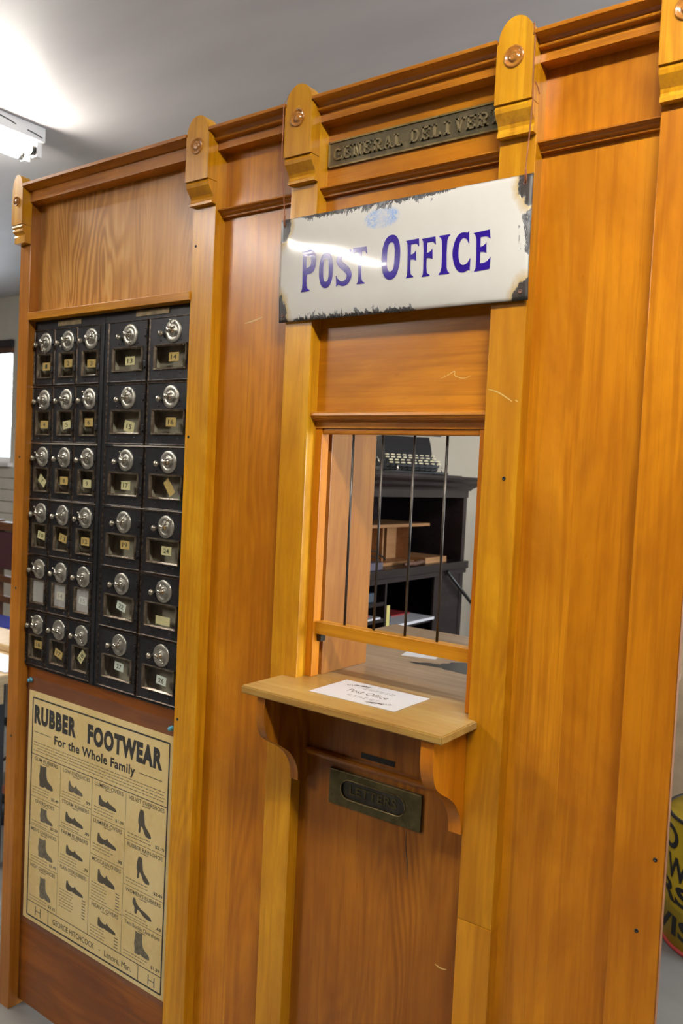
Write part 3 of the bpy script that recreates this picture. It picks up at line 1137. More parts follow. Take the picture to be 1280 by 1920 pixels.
pl = obj('plate', bm, 'sign', None, origin=(SCX, 0, SCZ))
pl.parent = sg
pl.location = Vector((SCX, 0, SCZ)) - sg.location
GL = {}
GL['P'] = [spline([(0, .985), (.3, .985), (.6, 1.0), (.82, .95), (.97, .84), (1.0, .70), (.94, .55), (.8, .455), (.6, .42), (.41, .41)], 3) +
           [(.39, .28), (.40, .14), (.45, .07), (.60, .025), (.60, .01), (0, 0), (.08, .07), (.10, .2), (.085, .88), (.06, .95)],
           spline([(.35, .855), (.5, .855), (.62, .81), (.665, .71), (.62, .615), (.5, .575), (.36, .565)], 3)]


def sup(cx, cy, rx, ry, n=40, p=2.3):
    o_ = []
    for k in range(n):
        a = 2 * PI * k / n
        c, s = math.cos(a), math.sin(a)
        o_.append((cx + rx * math.copysign(abs(c) ** (2 / p), c), cy + ry * math.copysign(abs(s) ** (2 / p), s)))
    return o_


GL['O'] = [sup(.5, .5, .5, .5), sup(.5, .505, .20, .325, 30, 2.8)]
GL['T'] = [[(.09, 1.0), (.95, 1.0), (1.0, .79), (.96, .80), (.90, .855), (.80, .885), (.68, .888), (.655, .70), (.66, .35), (.69, .14), (.76, .055), (.90, .015), (.90, 0), (.38, 0),
            (.38, .015), (.46, .07), (.475, .2), (.455, .5), (.41, .875), (.26, .872), (.12, .82), (.04, .75), (0, .75)]]
GL['F'] = [[(0, .985), (.95, 1.0), (1, .785), (.96, .79), (.88, .845), (.76, .875), (.42, .87), (.42, .605), (.56, .615), (.68, .65), (.78, .705), (.82, .42), (.74, .445), (.6, .47), (.42, .475),
            (.42, .24), (.46, .09), (.64, .03), (.64, .012), (.10, 0), (.18, .07), (.20, .22), (.18, .70), (.13, .91), (.06, .96)]]
GL['I'] = [[(0, 1), (1, 1), (.98, .975), (.82, .935), (.74, .85), (.715, .5), (.76, .16), (.84, .07), (1, .025), (1, 0), (.05, 0), (.05, .02), (.2, .07), (.29, .18), (.305, .5), (.25, .85), (.18, .93), (0, .975)]]
GL['C'] = [spline([(.80, .955), (.60, .975), (.40, .965), (.22, .89), (.07, .73), (0, .52), (.06, .31), (.2, .13), (.40, .03), (.62, 0), (.8, .03), (.9, .05), (.985, .025)], 3) +
           [(1.0, .33)] + spline([(.96, .32), (.86, .24), (.72, .19), (.55, .19), (.42, .26), (.345, .40), (.335, .56), (.385, .72), (.5, .82), (.66, .835), (.80, .78), (.87, .70), (.91, .69)], 3) + [(.88, 1.0)]]
GL['E'] = [[(0, .965), (.90, 1.0), (.955, .76), (.91, .78), (.80, .83), (.66, .845), (.42, .84), (.42, .60), (.55, .615), (.66, .65), (.74, .70), (.765, .42), (.70, .445), (.58, .47), (.43, .475),
            (.43, .195), (.62, .195), (.80, .225), (.93, .29), (1, .335), (.97, .03), (.10, 0), (.19, .09), (.215, .35), (.19, .80), (.12, .91)]]
# S drawn as a swelling stroke (units of the letter's height, width .56)
sc = spline([(.49, .80), (.44, .90), (.30, .935), (.15, .88), (.10, .745), (.155, .625), (.29, .52), (.42, .40), (.47, .27), (.41, .135), (.27, .07), (.13, .11), (.05, .22)], 4)
sw = [.05 + .135 * math.sin(PI * min(1, max(0, (i / (len(sc) - 1)) * 1.06 - .03))) ** .55 for i in range(len(sc))]
GL['S'] = [[(x / .56, y) for x, y in stroke2d(sc, sw)]]
S_EXTRA = [[(.80, 1.0), (.93, .985), (.96, .74), (.90, .74), (.82, .86)], [(.03, .005), (.0, .31), (.05, .31), (.14, .16), (.2, .08)]]
LET = [('P', -1.0292, -.9924, 1.8411, 1.9192), ('O', -.9848, -.9514, 1.8433, 1.9086), ('S', -.9443, -.9074, 1.8429, 1.9085), ('T', -.9093, -.8741, 1.8430, 1.9091),
       ('O', -.8421, -.8025, 1.8441, 1.9224), ('F', -.7925, -.7642, 1.8430, 1.9088), ('F', -.7606, -.7313, 1.8420, 1.9079), ('I', -.7254, -.7036, 1.8423, 1.9078),
       ('C', -.6988, -.6646, 1.8416, 1.9090), ('E', -.6609, -.6277, 1.8406, 1.9062)]
for ch, x0, x1, z0, z1 in LET:
    ms = [flat_mesh(GL[ch])]
    if ch == 'S':
        ms += [flat_mesh([q]) for q in S_EXTRA]
    bm = join(ms)
    for cut in range(1, 4):
        bmesh.ops.bisect_plane(bm, geom=bm.verts[:] + bm.edges[:] + bm.faces[:], plane_co=(0, cut / 4, 0), plane_no=(0, 1, 0))
    for v in bm.verts:
        x, z = x0 + (x1 - x0) * v.co.x, z0 + (z1 - z0) * v.co.y
        v.co = (x, sgy(x, z) - .0006, z)
    for f in bm.faces:
        if f.normal.y > 0:
            f.normal_flip()
    obj('letter', bm, 'blue', sg)
for x, z in ((SX0 + .010, SZ1 - .012), (SX1 - .013, SZ1 - .014), (SX0 + .010, SZ0 + .013), (SX1 - .013, SZ0 + .014)):
    bm = nb()
    lathe(bm, [(.0036, -.0006), (.0036, .0004), (.0024, .0007), (.0022, .0001), (0, .0001)], (x, sgy(x, z) - .0003, z), '-Y', 14)
    obj('eyelet', bm, 'leather', sg)

# cords
bm = nb()
xa, za = SX0 + .010, SZ1 - .012
tube(bm, [(xa, sgy(xa, za) - .0018, za), (xa + .0004, -.016, za + .012), (xa + .0005, -.017, za + .02), (-1.0795, -.0315, 2.10), (-1.0795, -.0315, 2.20), (-1.076, -.020, 2.2245), (-1.06, .0, 2.232)], .0011, 6)
tube(bm, [(xa - .002, sgy(xa, za) - .0016, za + .001), (xa - .0022, -.0155, za + .011), (xa + .0005, -.017, za + .02)], .001, 6)
lathe(bm, [(0, -.002), (.0022, 0), (0, .003)], (xa + .0004, -.0165, za + .017), 'Z', 8)
o = obj('hanging_cord', bm, 'string', origin=(-1.08, -.02, 1.975))
tag(o, 'thin reddish cord from the third post down to the sign\'s left corner', 'cord', 'cords holding the sign')
bm = nb()
xa, za = SX1 - .013, SZ1 - .014
tube(bm, [(xa, sgy(xa, za) - .0018, za), (xa + .0003, -.016, za + .013), (xa + .001, -.017, za + .022), (-.5655, -.024, 2.10), (-.5655, -.0285, 2.13), (-.5655, -.0285, 2.19), (-.572, -.02, 2.219), (-.585, 0, 2.226)], .0011, 6)
tube(bm, [(xa + .0025, sgy(xa, za) - .0016, za + .001), (xa + .0026, -.0155, za + .011), (xa + .001, -.017, za + .022)], .001, 6)
lathe(bm, [(0, -.002), (.0022, 0), (0, .003)], (xa + .001, -.0165, za + .019), 'Z', 8)
tube(bm, [(-.5657, -.02, 2.127), (-.5655, -.010, 2.124), (-.5655, -.001, 2.115)], .0007, 5)
o = obj('hanging_cord', bm, 'string', origin=(-.57, -.02, 1.973))
tag(o, 'thin reddish cord from the fourth post\'s head to the sign\'s right corner', 'cord', 'cords holding the sign')

# ------------------------------------------------------------------ mailboxes
YD = .0200                     # door face
FT = thing('steel_surround', (-1.66, YD + .004, .945), 'black steel frame with header plates holding the wall of numbered mailboxes', 'frame')
obj('header_plate', bx(-1.9615, -1.6715, YD + .001, .045, 1.8330, 1.8573), 'steel', FT)
obj('header_plate', bx(-1.6705, -1.3545, YD + .001, .045, 1.8330, 1.8573), 'steel', FT)
obj('divider_bar', bx(-1.6835, -1.6705, YD - .002, .045, .9455, 1.8325, bev=.001), 'steel', FT)
obj('divider_bar', bx(-1.6698, -1.6560, YD + .001, .045, .9455, 1.8325, bev=.001), 'steel', FT)
obj('header_tag', bx(-1.8600, -1.7640, YD - .001, YD + .0015, 1.8385, 1.8510), 'tag', FT)
obj('header_tag', bx(-1.5560, -1.4420, YD - .001, YD + .0015, 1.8400, 1.8535), 'tag', FT)
obj('bottom_plate', bx(-1.9615, -1.3545, YD + .003, .045, .9425, .9453), 'steel', FT)


def hollow(w, h, d):
    bm = nb()
    t = .0015
    y0, y1 = .0045, d
    box(bm, -w / 2, -w / 2 + t, y0, y1, 0, h)
    box(bm, w / 2 - t, w / 2, y0, y1, 0, h)
    box(bm, -w / 2 + t, w / 2 - t, y0, y1, 0, t)
    box(bm, -w / 2 + t, w / 2 - t, y0, y1, h - t, h)
    box(bm, -w / 2 + t, w / 2 - t, y1 - t, y1, t, h - t)
    return bm


def make_box(w, h, wc, wx, wz0, wz1, hw, dx):
    """one mailbox, local coordinates: origin at the bottom centre of the door face"""
    P = {}
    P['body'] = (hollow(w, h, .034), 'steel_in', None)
    a, b = wc - hw + .0035, wc + hw - .0035
    bm = nb()
    t = .0045
    z0, z1 = wz0 + .0035, wz1 - .0035
    box(bm, -w / 2, a, 0, t, 0, h)
    box(bm, b, w / 2, 0, t, 0, h)
    box(bm, a, b, 0, t, 0, z0)
    box(bm, a, b, 0, t, z1, h)
    P['door'] = (bm, 'steel', None)
    P['rim'] = (ring_frame(nb(), -w / 2, w / 2, 0, h, .0032, -.0002, -.0026), 'bronze', 'door')
    P['window_frame'] = (ring_frame(nb(), wc - hw, wc + hw, wz0, wz1, .0052, -.0002, -.0042), 'frame', 'door')
    P['pane'] = (bx(a, b, .0018, .003, z0, z1), 'glass', 'door')
    bm = nb()
    R = .0262
    lathe(bm, [(R, -.0003), (R, .002), (R * .95, .0030), (R * .60, .0034), (R * .57, .0028), (R * .54, .0034), (R * .44, .0036), (.0092, .0038), (.0092, .006), (0, .006)], (dx, 0, h - .0335), '-Y', 32)
    P['dial'] = (bm, 'nickel', 'door')
    bm = nb()
    lathe(bm, [(.0078, .0055), (.0072, .0095), (.0048, .0115), (.0062, .0150), (.0066, .0185), (.0045, .0205), (0, .0207)], (dx, 0, h - .0335), '-Y', 18)
    P['dial_knob'] = (bm, 'nickel2', 'door')
    bm = nb()
    lathe(bm, [(.0028, 0), (.0026, .0045), (.0055, .0055), (.0070, .0085), (.0062, .0120), (.0033, .0140), (0, .0145)], (dx - .0335, 0, h - .0385), '-Y', 18)
    P['knob'] = (bm, 'brassball', 'door')
    for s, nm in ((.28, 'hinge'), (.78, 'hinge2')):
        bm = nb()
        z = h * s
        box(bm, w / 2 - .007, w / 2 + .0005, -.0048, -.0003, z - .0075, z + .0075, bev=.0016)
        prism(bm, [(w / 2 - .010, z - .0098), (w / 2 - .0066, z - .0098), (w / 2 - .0066, z + .0098), (w / 2 - .010, z + .0098)], -.003, -.0003, 'Y')
        P[nm] = (bm, 'steel', 'door')
    bm = nb()
    for x in (wc - hw * .62, wc + hw * .62):
        for z in (wz0 - .0075, wz1 + .0078):
            lathe(bm, [(.0022, 0), (.0018, .0014), (0, .002)], (x, -.0002, z), '-Y', 8)
    P['rivet'] = (bm, 'steel', 'door')
    bm = nb()
    tube(bm, [(0, -.0125, 0), (0, -.0115, .010), (0, -.0105, .0205)], [.0022, .0019, .0014], 8)
    lathe(bm, [(0, -.003), (.0026, -.0012), (.003, .0008), (.0018, .003), (0, .0034)], (0, -.0105, .0215), 'Z', 10)
    P['pointer'] = (bm, 'nickel2', 'door')
    return P


def to_objs(P, root):
    made = {}
    for k in ('body', 'door', 'rim', 'window_frame', 'pane', 'dial', 'dial_knob', 'knob', 'hinge', 'hinge2', 'rivet', 'pointer'):
        bm, mat, pa = P[k]
        o = obj('hinge' if k == 'hinge2' else k, bm, mat)
        if k == 'rivet':
            o['kind'] = 'stuff'
        o.parent = made['door'] if pa else root
        made[k] = o
    return made


RN = ['top row', 'second row', 'third row', 'fourth row', 'fifth row', 'bottom row']
small_num = [str(i + 1) for i in range(18)]
large_num = ['13', '14', '15', '16', '17', '', '19', '24', '22', '', '27', '26']
proto = {}


def card(kind, root, hw, wc, wz, num, mat, rot, dz, dx, sx=.0165, sz=.0102):
    bm = bx(-sx, sx, .0, .0005, -sz, sz)
    c = obj('number_card', bm, mat)
    c.parent = root
    c.location = (wc + dx - .004, .0062, wz + dz)
    c.rotation_euler = (0, rot, 0)
    if num:
        wd = .0045 * len(num)
        me = fit(text_mesh(num, .01), -wd, wd, -.0055, .0055, -.0003)
        n = obj('number', me, 'ink2')
        n.parent = c
    return c


SXL = [-1.9610, -1.8725, -1.7785]
SXR = [-1.8745, -1.7805, -1.6855]
LXL = [-1.6550, -1.5060]
LW = .1425
HB = .1440
PZ = .1478
rp = random.Random(11)
ang_s = [180, 230, 60, 190, 170, -40, -60, 170, 60, -45, 50, -55, -50, -60, 160, -30, 100, 130]
ang_l = [150, 0, 20, 100, -30, 80, 45, 40, 80, 0, 40, 130]
cs = ['card_tan', 'card_tan', 'card_tan', 'card_tan', 'card_cream', 'card_tan', 'card_cream', 'card_tan', 'card_cream', 'card_cream', 'card_tan', 'card_tan', None, 'card_cream', 'card_white', 'card_tan', 'card_tan', 'card_cream']
rot_s = [0, 0, 0, 0, -.15, 0, .6, 0, 0, .15, .2, 0, 0, .05, .05, 0, .25, -.9]
cl = ['card_cream', 'card_tan', 'card_cream', 'card_tan', 'card_cream', 'card_tan', 'card_tan', 'card_cream', 'card_white', 'card_cream', 'card_white', 'card_white']
rot_l = [0, 0, .2, 0, 0, .9, 0, 0, .25, 0, .08, .08]


def clone(tree, root):
    made = {}
    for k, o in tree.items():
        c = o.copy()
        COL.objects.link(c)
        made[k] = c
    for k, o in tree.items():
        made[k].parent = made['door'] if o.parent is tree['door'] else root
    return made


def cname(c):
    return ['left', 'middle', 'right'][c]


for r in range(6):
    zb = 1.8325 - r * PZ - HB
    for c in range(3):
        i = r * 3 + c
        xc = (SXL[c] + SXR[c]) / 2
        wdt = .0928 if c else .0865
        num = small_num[i]
        root = thing('mailbox', (xc, YD, zb), 'narrow black mailbox with round dial, %s, %s of the three narrow columns' % (RN[r], cname(c)), 'mailbox', 'narrow mailboxes on the left')
        key = ('s', c > 0)
        if key not in proto:
            o_ = .008 if c else .005
            proto[key] = to_objs(make_box(wdt, HB, o_, 0, .0175, .0830, .0315, o_ + .003), root)
            made = proto[key]
        else:
            made = clone(proto[key], root)
        o_ = .008 if c else .005
        made['pointer'].location = (o_ + .003, 0, HB - .0335)
        made['pointer'].rotation_euler = (0, math.radians(ang_s[i]), 0)
        if i in (12, 13, 14):
            made['pane'].data = made['pane'].data.copy()
            made['pane'].data.materials[0] = M['dustyglass']
        if cs[i]:
            card('s', root, .0315, o_, .050, num, cs[i], rot_s[i], rp.uniform(-.004, .006), rp.uniform(-.003, .003))
    for c in range(2):
        i = r * 2 + c
        xc = LXL[c] + LW / 2
        root = thing('mailbox', (xc, YD, zb), 'wide black mailbox with round dial, %s, %s of the two wide columns' % (RN[r], ['left', 'right'][c]), 'mailbox', 'wide mailboxes on the right')
        if 'l' not in proto:
            proto['l'] = to_objs(make_box(LW, HB, .002, 0, .0240, .0825, .0545, .0095), root)
            made = proto['l']
        else:
            made = clone(proto['l'], root)
        made['pointer'].location = (.0095, 0, HB - .0335)
        made['pointer'].rotation_euler = (0, math.radians(ang_l[i]), 0)
        kw = {}
        dz, dx = rp.uniform(-.003, .003), rp.uniform(0, .01)
        if i == 9:
            kw = dict(sx=.024, sz=.010)
            dz = -.012
        if i == 5:
            kw = dict(sx=.020, sz=.010)
        if i == 2:
            kw = dict(sx=.018, sz=.013)
            dz = -.010
        card('l', root, .0545, .002, .053, large_num[i], cl[i], rot_l[i], dz, dx, **kw)

# ------------------------------------------------------------------ rubber footwear poster
po = thing('poster', (-1.66, YP - .001, .253), 'yellowed printed poster RUBBER FOOTWEAR For the Whole Family below the mailboxes', 'poster')
YQ = YP - .0016
obj('sheet', bx(-1.9470, -1.3815, YQ, YP - .0008, .2570, .8790), 'paper', po)
YI = YQ - .0002
BX0, BX1, BZ0, BZ1 = -1.9290, -1.3925, .2690, .8610


def line(x0, x1, z0, z1, t):
    if abs(x1 - x0) > abs(z1 - z0):
        return flat_mesh([[(x0, z0 - t / 2), (x1, z1 - t / 2), (x1, z1 + t / 2), (x0, z0 + t / 2)]])
    return flat_mesh([[(x0 - t / 2, z0), (x0 + t / 2, z0), (x1 + t / 2, z1), (x1 - t / 2, z1)]])


def upright(bm):
    for v in bm.verts:
        v.co = (v.co.x, YI, v.co.y)
    for f in bm.faces:
        f.normal_update()
        if f.normal.y > 0:
            f.normal_flip()
    return bm


obj('border', upright(join([line(BX0, BX1, BZ0, BZ0, .0042), line(BX0, BX1, BZ1, BZ1, .0042), line(BX0, BX0, BZ0, BZ1, .0042), line(BX1, BX1, BZ0, BZ1, .0042)])), 'ink', po)
C1, C2, C3 = -1.7985, -1.668, -1.5380
RT, RB = .7105, .3095
L = [line(BX0, BX1, RT, RT, .0022), line(BX0, BX1, RB, RB, .0022), line(-1.8335, -1.8335, BZ0, RB, .002), line(-1.4735, -1.4735, BZ0, RB, .002),
     line(-1.921, -1.845, .771, .771, .0018), line(-1.496, -1.4134, .767, .767, .0018)]
L += [line(c, c, RB, RT, .0012) for c in (C1, C2, C3)]
SEP = [[.597, .519, .420], [.629, .550, .457], [.617, .520, .405], [.597, .4865, .4075]]
EDG = [BX0, C1, C2, C3, BX1]
for k in range(4):
    for z in SEP[k]:
        L.append(line(EDG[k] + .002, EDG[k + 1] - .002, z, z, .0012))
obj('ruled_lines', upright(join(L)), 'ink2', po)
obj('headline', join([fit(text_mesh('RUBBER', .062, spacing=1.16), -1.9215, -1.7400, .7925, .8430, YI), fit(text_mesh('FOOTWEAR', .062, spacing=1.16), -1.6930, -1.4150, .7905, .8420, YI)]), 'ink', po)
obj('subheading', fit(text_mesh('For the Whole Family', .028, spacing=1.05), -1.8305, -1.5090, .7480, .7790, YI), 'ink', po)
obj('shop_line', join([fit(text_mesh('GEORGE HITCHCOCK', .008), -1.8130, -1.6400, .2815, .2960, YI), fit(text_mesh('-', .0), -1.622, -1.616, .287, .289, YI), fit(text_mesh('Lenore, Man.', .0), -1.5990, -1.4985, .2775, .2955, YI)]), 'ink', po)
obj('monogram', join([fit(text_mesh('H', -.01), -1.892, -1.866, .278, .302, YI), fit(text_mesh('H', -.01), -1.438, -1.414, .276, .300, YI)]), 'ink3', po)

CAP = [['GUM RUBBERS', 'OVERSHOES', 'MEN\'S OVERSHOES', 'HIGH OVERSHOES'], ['LOW OVERSHOES', 'STORM RUBBERS', 'FARM RUBBERS', 'PLAIN OVER-RUBBERS'],
       ['LUMBER OVERS', 'LUMBER OVERS', 'MOCCASIN OVERS', 'HEAVY OVERS'], ['VELVET OVERSHOES', 'RUBBER RAIN-SHOE', 'WOMEN\'S RUBBERS', 'Two-Buckle Overshoes']]
PRI = [['$2.49', '$2.29', '$3.49', '$3.25'], ['.99', '.89', '.79', ''], ['$1.09', '.98', '', ''], ['$2.19', '$2.49', '.69', '$1.39']]
SH = [[(-1.892, .687, -1.830, .629), (-1.883, .574, -1.826, .537), (-1.887, .492, -1.821, .441), (-1.876, .389, -1.825, .332)],
      [(-1.764, .678, -1.705, .650), (-1.773, .595, -1.699, .568), (-1.766, .510, -1.696, .485), (-1.761, .418, -1.690, .393)],
      [(-1.641, .674, -1.572, .648), (-1.641, .580, -1.568, .554), (-1.635, .490, -1.568, .456), (-1.629, .370, -1.559, .346)],
      [(-1.494, .682, -1.445, .620), (-1.494, .568, -1.445, .510), (-1.501, .464, -1.432, .427), (-1.490, .387, -1.435, .332)]]
BOOT = spline([(.05, 1.0), (.30, .97), (.50, 1.0), (.52, .7), (.58, .45), (.74, .32), (.94, .22), (1.0, .1), (.94, .02), (.6, .02), (.42, .08), (.36, .02), (.06, .02), (.04, .2), (.0, .45), (.04, .7), (.05, 1.0)], 4)[:-1]
SHOE = spline([(.02, .95), (.1, 1.0), (.16, .72), (.34, .55), (.46, .62), (.52, .8), (.60, .58), (.78, .46), (.96, .30), (1.0, .1), (.92, .02), (.5, .03), (.34, .10), (.28, .02), (.04, .05), (0, .4), (.02, .95)], 4)[:-1]
HEEL = spline([(.18, 1.0), (.42, .98), (.5, .7), (.56, .45), (.78, .3), (1, .12), (.95, .02), (.62, .05), (.40, .30), (.28, .34), (.22, .1), (.10, .1), (.12, .34), (.05, .5), (.1, .8), (.18, 1.0)], 4)[:-1]
PUMP = spline([(.03, 1.0), (.14, .98), (.2, .75), (.42, .50), (.62, .42), (.9, .25), (1, .08), (.9, .0), (.6, .08), (.38, .3), (.26, .32), (.22, .05), (.12, .05), (.10, .4), (.0, .65), (.03, 1.0)], 4)[:-1]
KIND = [[BOOT] * 4, [SHOE] * 4, [SHOE] * 4, [HEEL, HEEL, PUMP, BOOT]]
caps, prices, tiny = [], [], []
for k in range(4):
    tops = [RT] + SEP[k]
    bots = SEP[k] + [RB]
    for j in range(4):
        zt, zb = tops[j], bots[j]
        x0, x1 = EDG[k] + .010, EDG[k + 1] - .010
        xm = (x0 + x1) / 2
        hw = min((x1 - x0) / 2, .0052 * len(CAP[k][j]) * .9)
        caps.append(fit(text_mesh(CAP[k][j], .012), xm - hw, xm + hw, zt - .0155, zt - .0055, YI))
        a = SH[k][j]
        me = flat_mesh([KIND[k][j]])
        for v in me.vertices:
            v.co = (a[0] + (a[2] - a[0]) * v.co.x, v.co.y * (a[1] - a[3]) + a[3], 0)
        o = obj('shoe_picture', upright(join([me])), 'inkg' if (k, j) in ((0, 1), (0, 2), (0, 3), (1, 0), (3, 3)) else 'ink2', po)
        # small print under the picture
        n = 3 if (k, j) not in ((1, 3), (2, 2), (2, 3)) else 7
        zz = a[3] - .006
        for q in range(n):
            z = zz - q * .0075
            if z < zb + .004:
                break
            x = x0
            while x < x0 + (x1 - x0) * (.62 if n == 3 else .48):
                wd = random.uniform(.004, .011)
                tiny.append(flat_mesh([[(x, z - .0009), (x + wd, z - .0009), (x + wd, z + .0009), (x, z + .0009)]]))
                x += wd + .0025
            if n == 7:
                tiny.append(flat_mesh([[(x1 - .016, z - .0012), (x1 - .002, z - .0012), (x1 - .002, z + .0012), (x1 - .016, z + .0012)]]))
        tiny.append(flat_mesh([[(xm - .014, zt - .0195), (xm + .014, zt - .0195), (xm + .014, zt - .0177), (xm - .014, zt - .0177)]]))
        if PRI[k][j]:
            wd = .0062 * len(PRI[k][j])
            prices.append(fit(text_mesh(PRI[k][j], .02), x1 - wd + .004, x1 + .004, zb + .007, zb + .0155, YI))
for q, (xa, xb) in enumerate(((-1.92, -1.402), (-1.92, -1.402), (-1.905, -1.402), (-1.92, -1.402))):
    z = .7435 - q * .0075
    x = xa
    while x < xb - .006:
        wd = min(random.uniform(.005, .016), xb - x)
        tiny.append(flat_mesh([[(x, z - .0009), (x + wd, z - .0009), (x + wd, z + .0009), (x, z + .0009)]]))
        x += wd + .0028
obj('caption', join(caps), 'ink2', po)
obj('price', join(prices), 'ink', po)
tp = obj('small_print', upright(join(tiny)), 'ink3', po)
tp['kind'] = 'stuff'
# the clear sleeve that holds it
sl = obj('plastic_sleeve', bx(-1.9540, -1.3760, YQ - .0012, YQ - .0008, .2440, .9165), 'plastic', origin=(-1.665, YQ - .001, .244))
tag(sl, 'clear plastic sleeve pinned to the wood over the footwear poster', 'sleeve')
for x, z, lab in ((-1.9390, .9065, 'blue plastic push pin at the poster sleeve\'s top left corner'), (-1.3860, .8985, 'blue plastic push pin at the poster sleeve\'s top right corner')):
    bm = nb()
    lathe(bm, [(0, 0), (.0062, 0), (.0066, .0012), (.0035, .0028), (.003, .006), (.0052, .0080), (.0050, .0092), (0, .0098)], (x, YQ - .0013, z), '-Y', 16)
    tag(obj('push_pin', bm, 'pin', origin=(x, YQ - .0013, z)), lab, 'pin', 'pins holding the poster sleeve')

# ------------------------------------------------------------------ office behind the window
HX = -1.70                       # front plane of the secretary cabinet (faces +X)
DKT = thing('secretary_cabinet', (-1.95, 1.6, 0), 'dark brown secretary desk cabinet seen through the bars, typewriter on top', 'cabinet')
XBK = -2.16
Y0, Y1 = .95, 1.992
obj('side_panel', bx(XBK, HX, Y1 - .03, Y1, 0, 1.44), 'dark', DKT)
obj('side_panel', bx(XBK, HX, Y0, Y0 + .03, 0, 1.44), 'dark', DKT)
obj('back_panel', bx(XBK, XBK + .012, Y0 + .03, Y1 - .03, 0, 1.44), 'dark', DKT)
obj('frieze_board', bx(HX - .03, HX + .004, Y0, Y1 + .004, 1.418, 1.448), 'dark', DKT)
CP = [(0, 1.448), (.008, 1.448), (.012, 1.456), (.028, 1.468), (.034, 1.480), (.060, 1.492), (.066, 1.500), (.066, 1.508), (0, 1.508)]
bm = nb()
prism(bm, [(HX + u, z) for u, z in CP], Y0, Y1 + .07, 'Y')
for v in bm.verts:                                   # mitre: ends follow the projection
    if v.co.y > Y1:
        v.co.y = Y1 + .006 + (v.co.x - HX) * 1.25
obj('cornice', bm, 'dark', DKT)
obj('top_board', bx(XBK, HX, Y0, Y1 + .004, 1.45, 1.506), 'dark', DKT)
obj('writing_board', bx(XBK + .012, HX + .022, Y0 + .03, Y1 + .006, 1.108, 1.142, bev=.004), 'dark', DKT)
obj('board_moulding', bx(HX - .01, HX + .012, Y0 + .03, Y1 + .004, 1.088, 1.108, bev=.003), 'dark', DKT)
obj('divider', bx(XBK + .012, HX - .01, 1.385, 1.397, .5, 1.088), 'dark', DKT)
obj('shelf', bx(XBK + .012, HX - .012, Y0 + .03, 1.385, 1.000, 1.014), 'dark', DKT)
obj('shelf', bx(XBK + .012, HX - .012, Y0 + .03, 1.385, .936, .950), 'dark', DKT)
obj('shelf', bx(XBK + .012, HX - .012, 1.397, 1.744, .895, .909), 'dark', DKT)
obj('door', bx(HX - .012, HX - .002, 1.745, Y1 - .03, .1, 1.085), 'dark', DKT)
bm = nb()
tube(bm, [(HX + .025, 1.80, 1.108), (HX + .025, 2.30, .775)], .0075, 8)
obj('support_arm', bm, 'greydark', DKT)
bm = nb()
lathe(bm, [(0, 0), (.012, .004), (.012, .012), (0, .016)], (HX - .012, 1.43, .86), 'X', 12)
obj('knob', bm, 'nickel2', DKT)

# pine pigeonhole unit inside the cabinet
pg = thing('pigeonhole_box', (-1.86, 1.5, 1.142), 'light pine pigeonhole box standing inside the dark cabinet', 'box')
obj('side', bx(-2.0, -1.79, 1.345, 1.357, 1.1425, 1.293), 'cubby', pg)
obj('side', bx(-2.0, -1.79, 1.668, 1.680, 1.1425, 1.293), 'cubby', pg)
obj('back', bx(-1.86, -1.852, 1.357, 1.668, 1.1425, 1.293), 'cubby', pg)
obj('divider', bx(-1.852, -1.80, 1.485, 1.493, 1.155, 1.293), 'cubby', pg)
obj('divider', bx(-1.852, -1.80, 1.515, 1.520, 1.155, 1.293), 'cubby', pg)
obj('top', bx(-2.0, -1.77, 1.335, 1.80, 1.293, 1.305), 'cubby', pg)
obj('base', bx(-2.0, -1.76, 1.357, 1.668, 1.1425, 1.155), 'cubby', pg)
o = obj('pine_board', bx(-1.90, -1.715, 1.685, 1.86, 1.1425, 1.166), 'cubby', origin=(-1.8, 1.77, 1.1425))
tag(o, 'flat pine board lying at the right of the pigeonhole box', 'board')
o = obj('leather_strap', nb(), 'leather')
bpy.data.objects.remove(o)
bm = nb()
tube(bm, [(-1.705, 1.50, 1.152), (-1.702, 1.54, 1.154), (-1.70, 1.58, 1.151), (-1.705, 1.63, 1.155), (-1.71, 1.67, 1.152)], [.006, .010, .009, .010, .005], 8)
tag(obj('leather_strap', bm, 'leather', origin=(-1.705, 1.58, 1.1425)), 'crumpled brown leather strap on the cabinet\'s writing board', 'strap')
tag(obj('ledger', bx(-1.87, -1.692, 1.20, 1.335, 1.1425, 1.172, bev=.004), 'purple', origin=(-1.78, 1.27, 1.1425)), 'closed dull purple book lying on the cabinet\'s writing board', 'book')
hs = thing('hand_stamp', (-1.74, 1.29, 1.172), 'small black desk implement with a bent wire arm on the purple book', 'stamp')
bm = nb()
lathe(bm, [(0, 0), (.02, 0), (.02, .008), (.010, .014), (.012, .03), (.016, .045), (.012, .06), (0, .064)], (-1.73, 1.27, 1.1725), 'Z', 16)
obj('body', bm, 'black', hs)
bm = nb()
tube(bm, spline([(-1.72, 1.275, 1.215), (-1.715, 1.31, 1.212), (-1.712, 1.345, 1.195), (-1.71, 1.375, 1.178)], 4), .003, 6)
tube(bm, spline([(-1.72, 1.275, 1.20), (-1.715, 1.30, 1.192), (-1.712, 1.325, 1.18), (-1.71, 1.33, 1.174)], 4), .0025, 6)
obj('wire_arm', bm, 'greydark', hs)
tag(obj('parchment_sheet', bx(-1.84, -1.825, 1.03, 1.24, 1.1425, 1.33, bev=.003), 'parch', origin=(-1.83, 1.2, 1.1425)), 'tan parchment sheet propped upright inside the cabinet at left', 'paper')
tag(obj('folded_paper', bx(-1.80, -1.70, 1.10, 1.195, 1.1425, 1.152, bev=.002), 'parch', origin=(-1.75, 1.17, 1.1425)), 'folded tan paper on the writing board left of the purple book', 'paper')
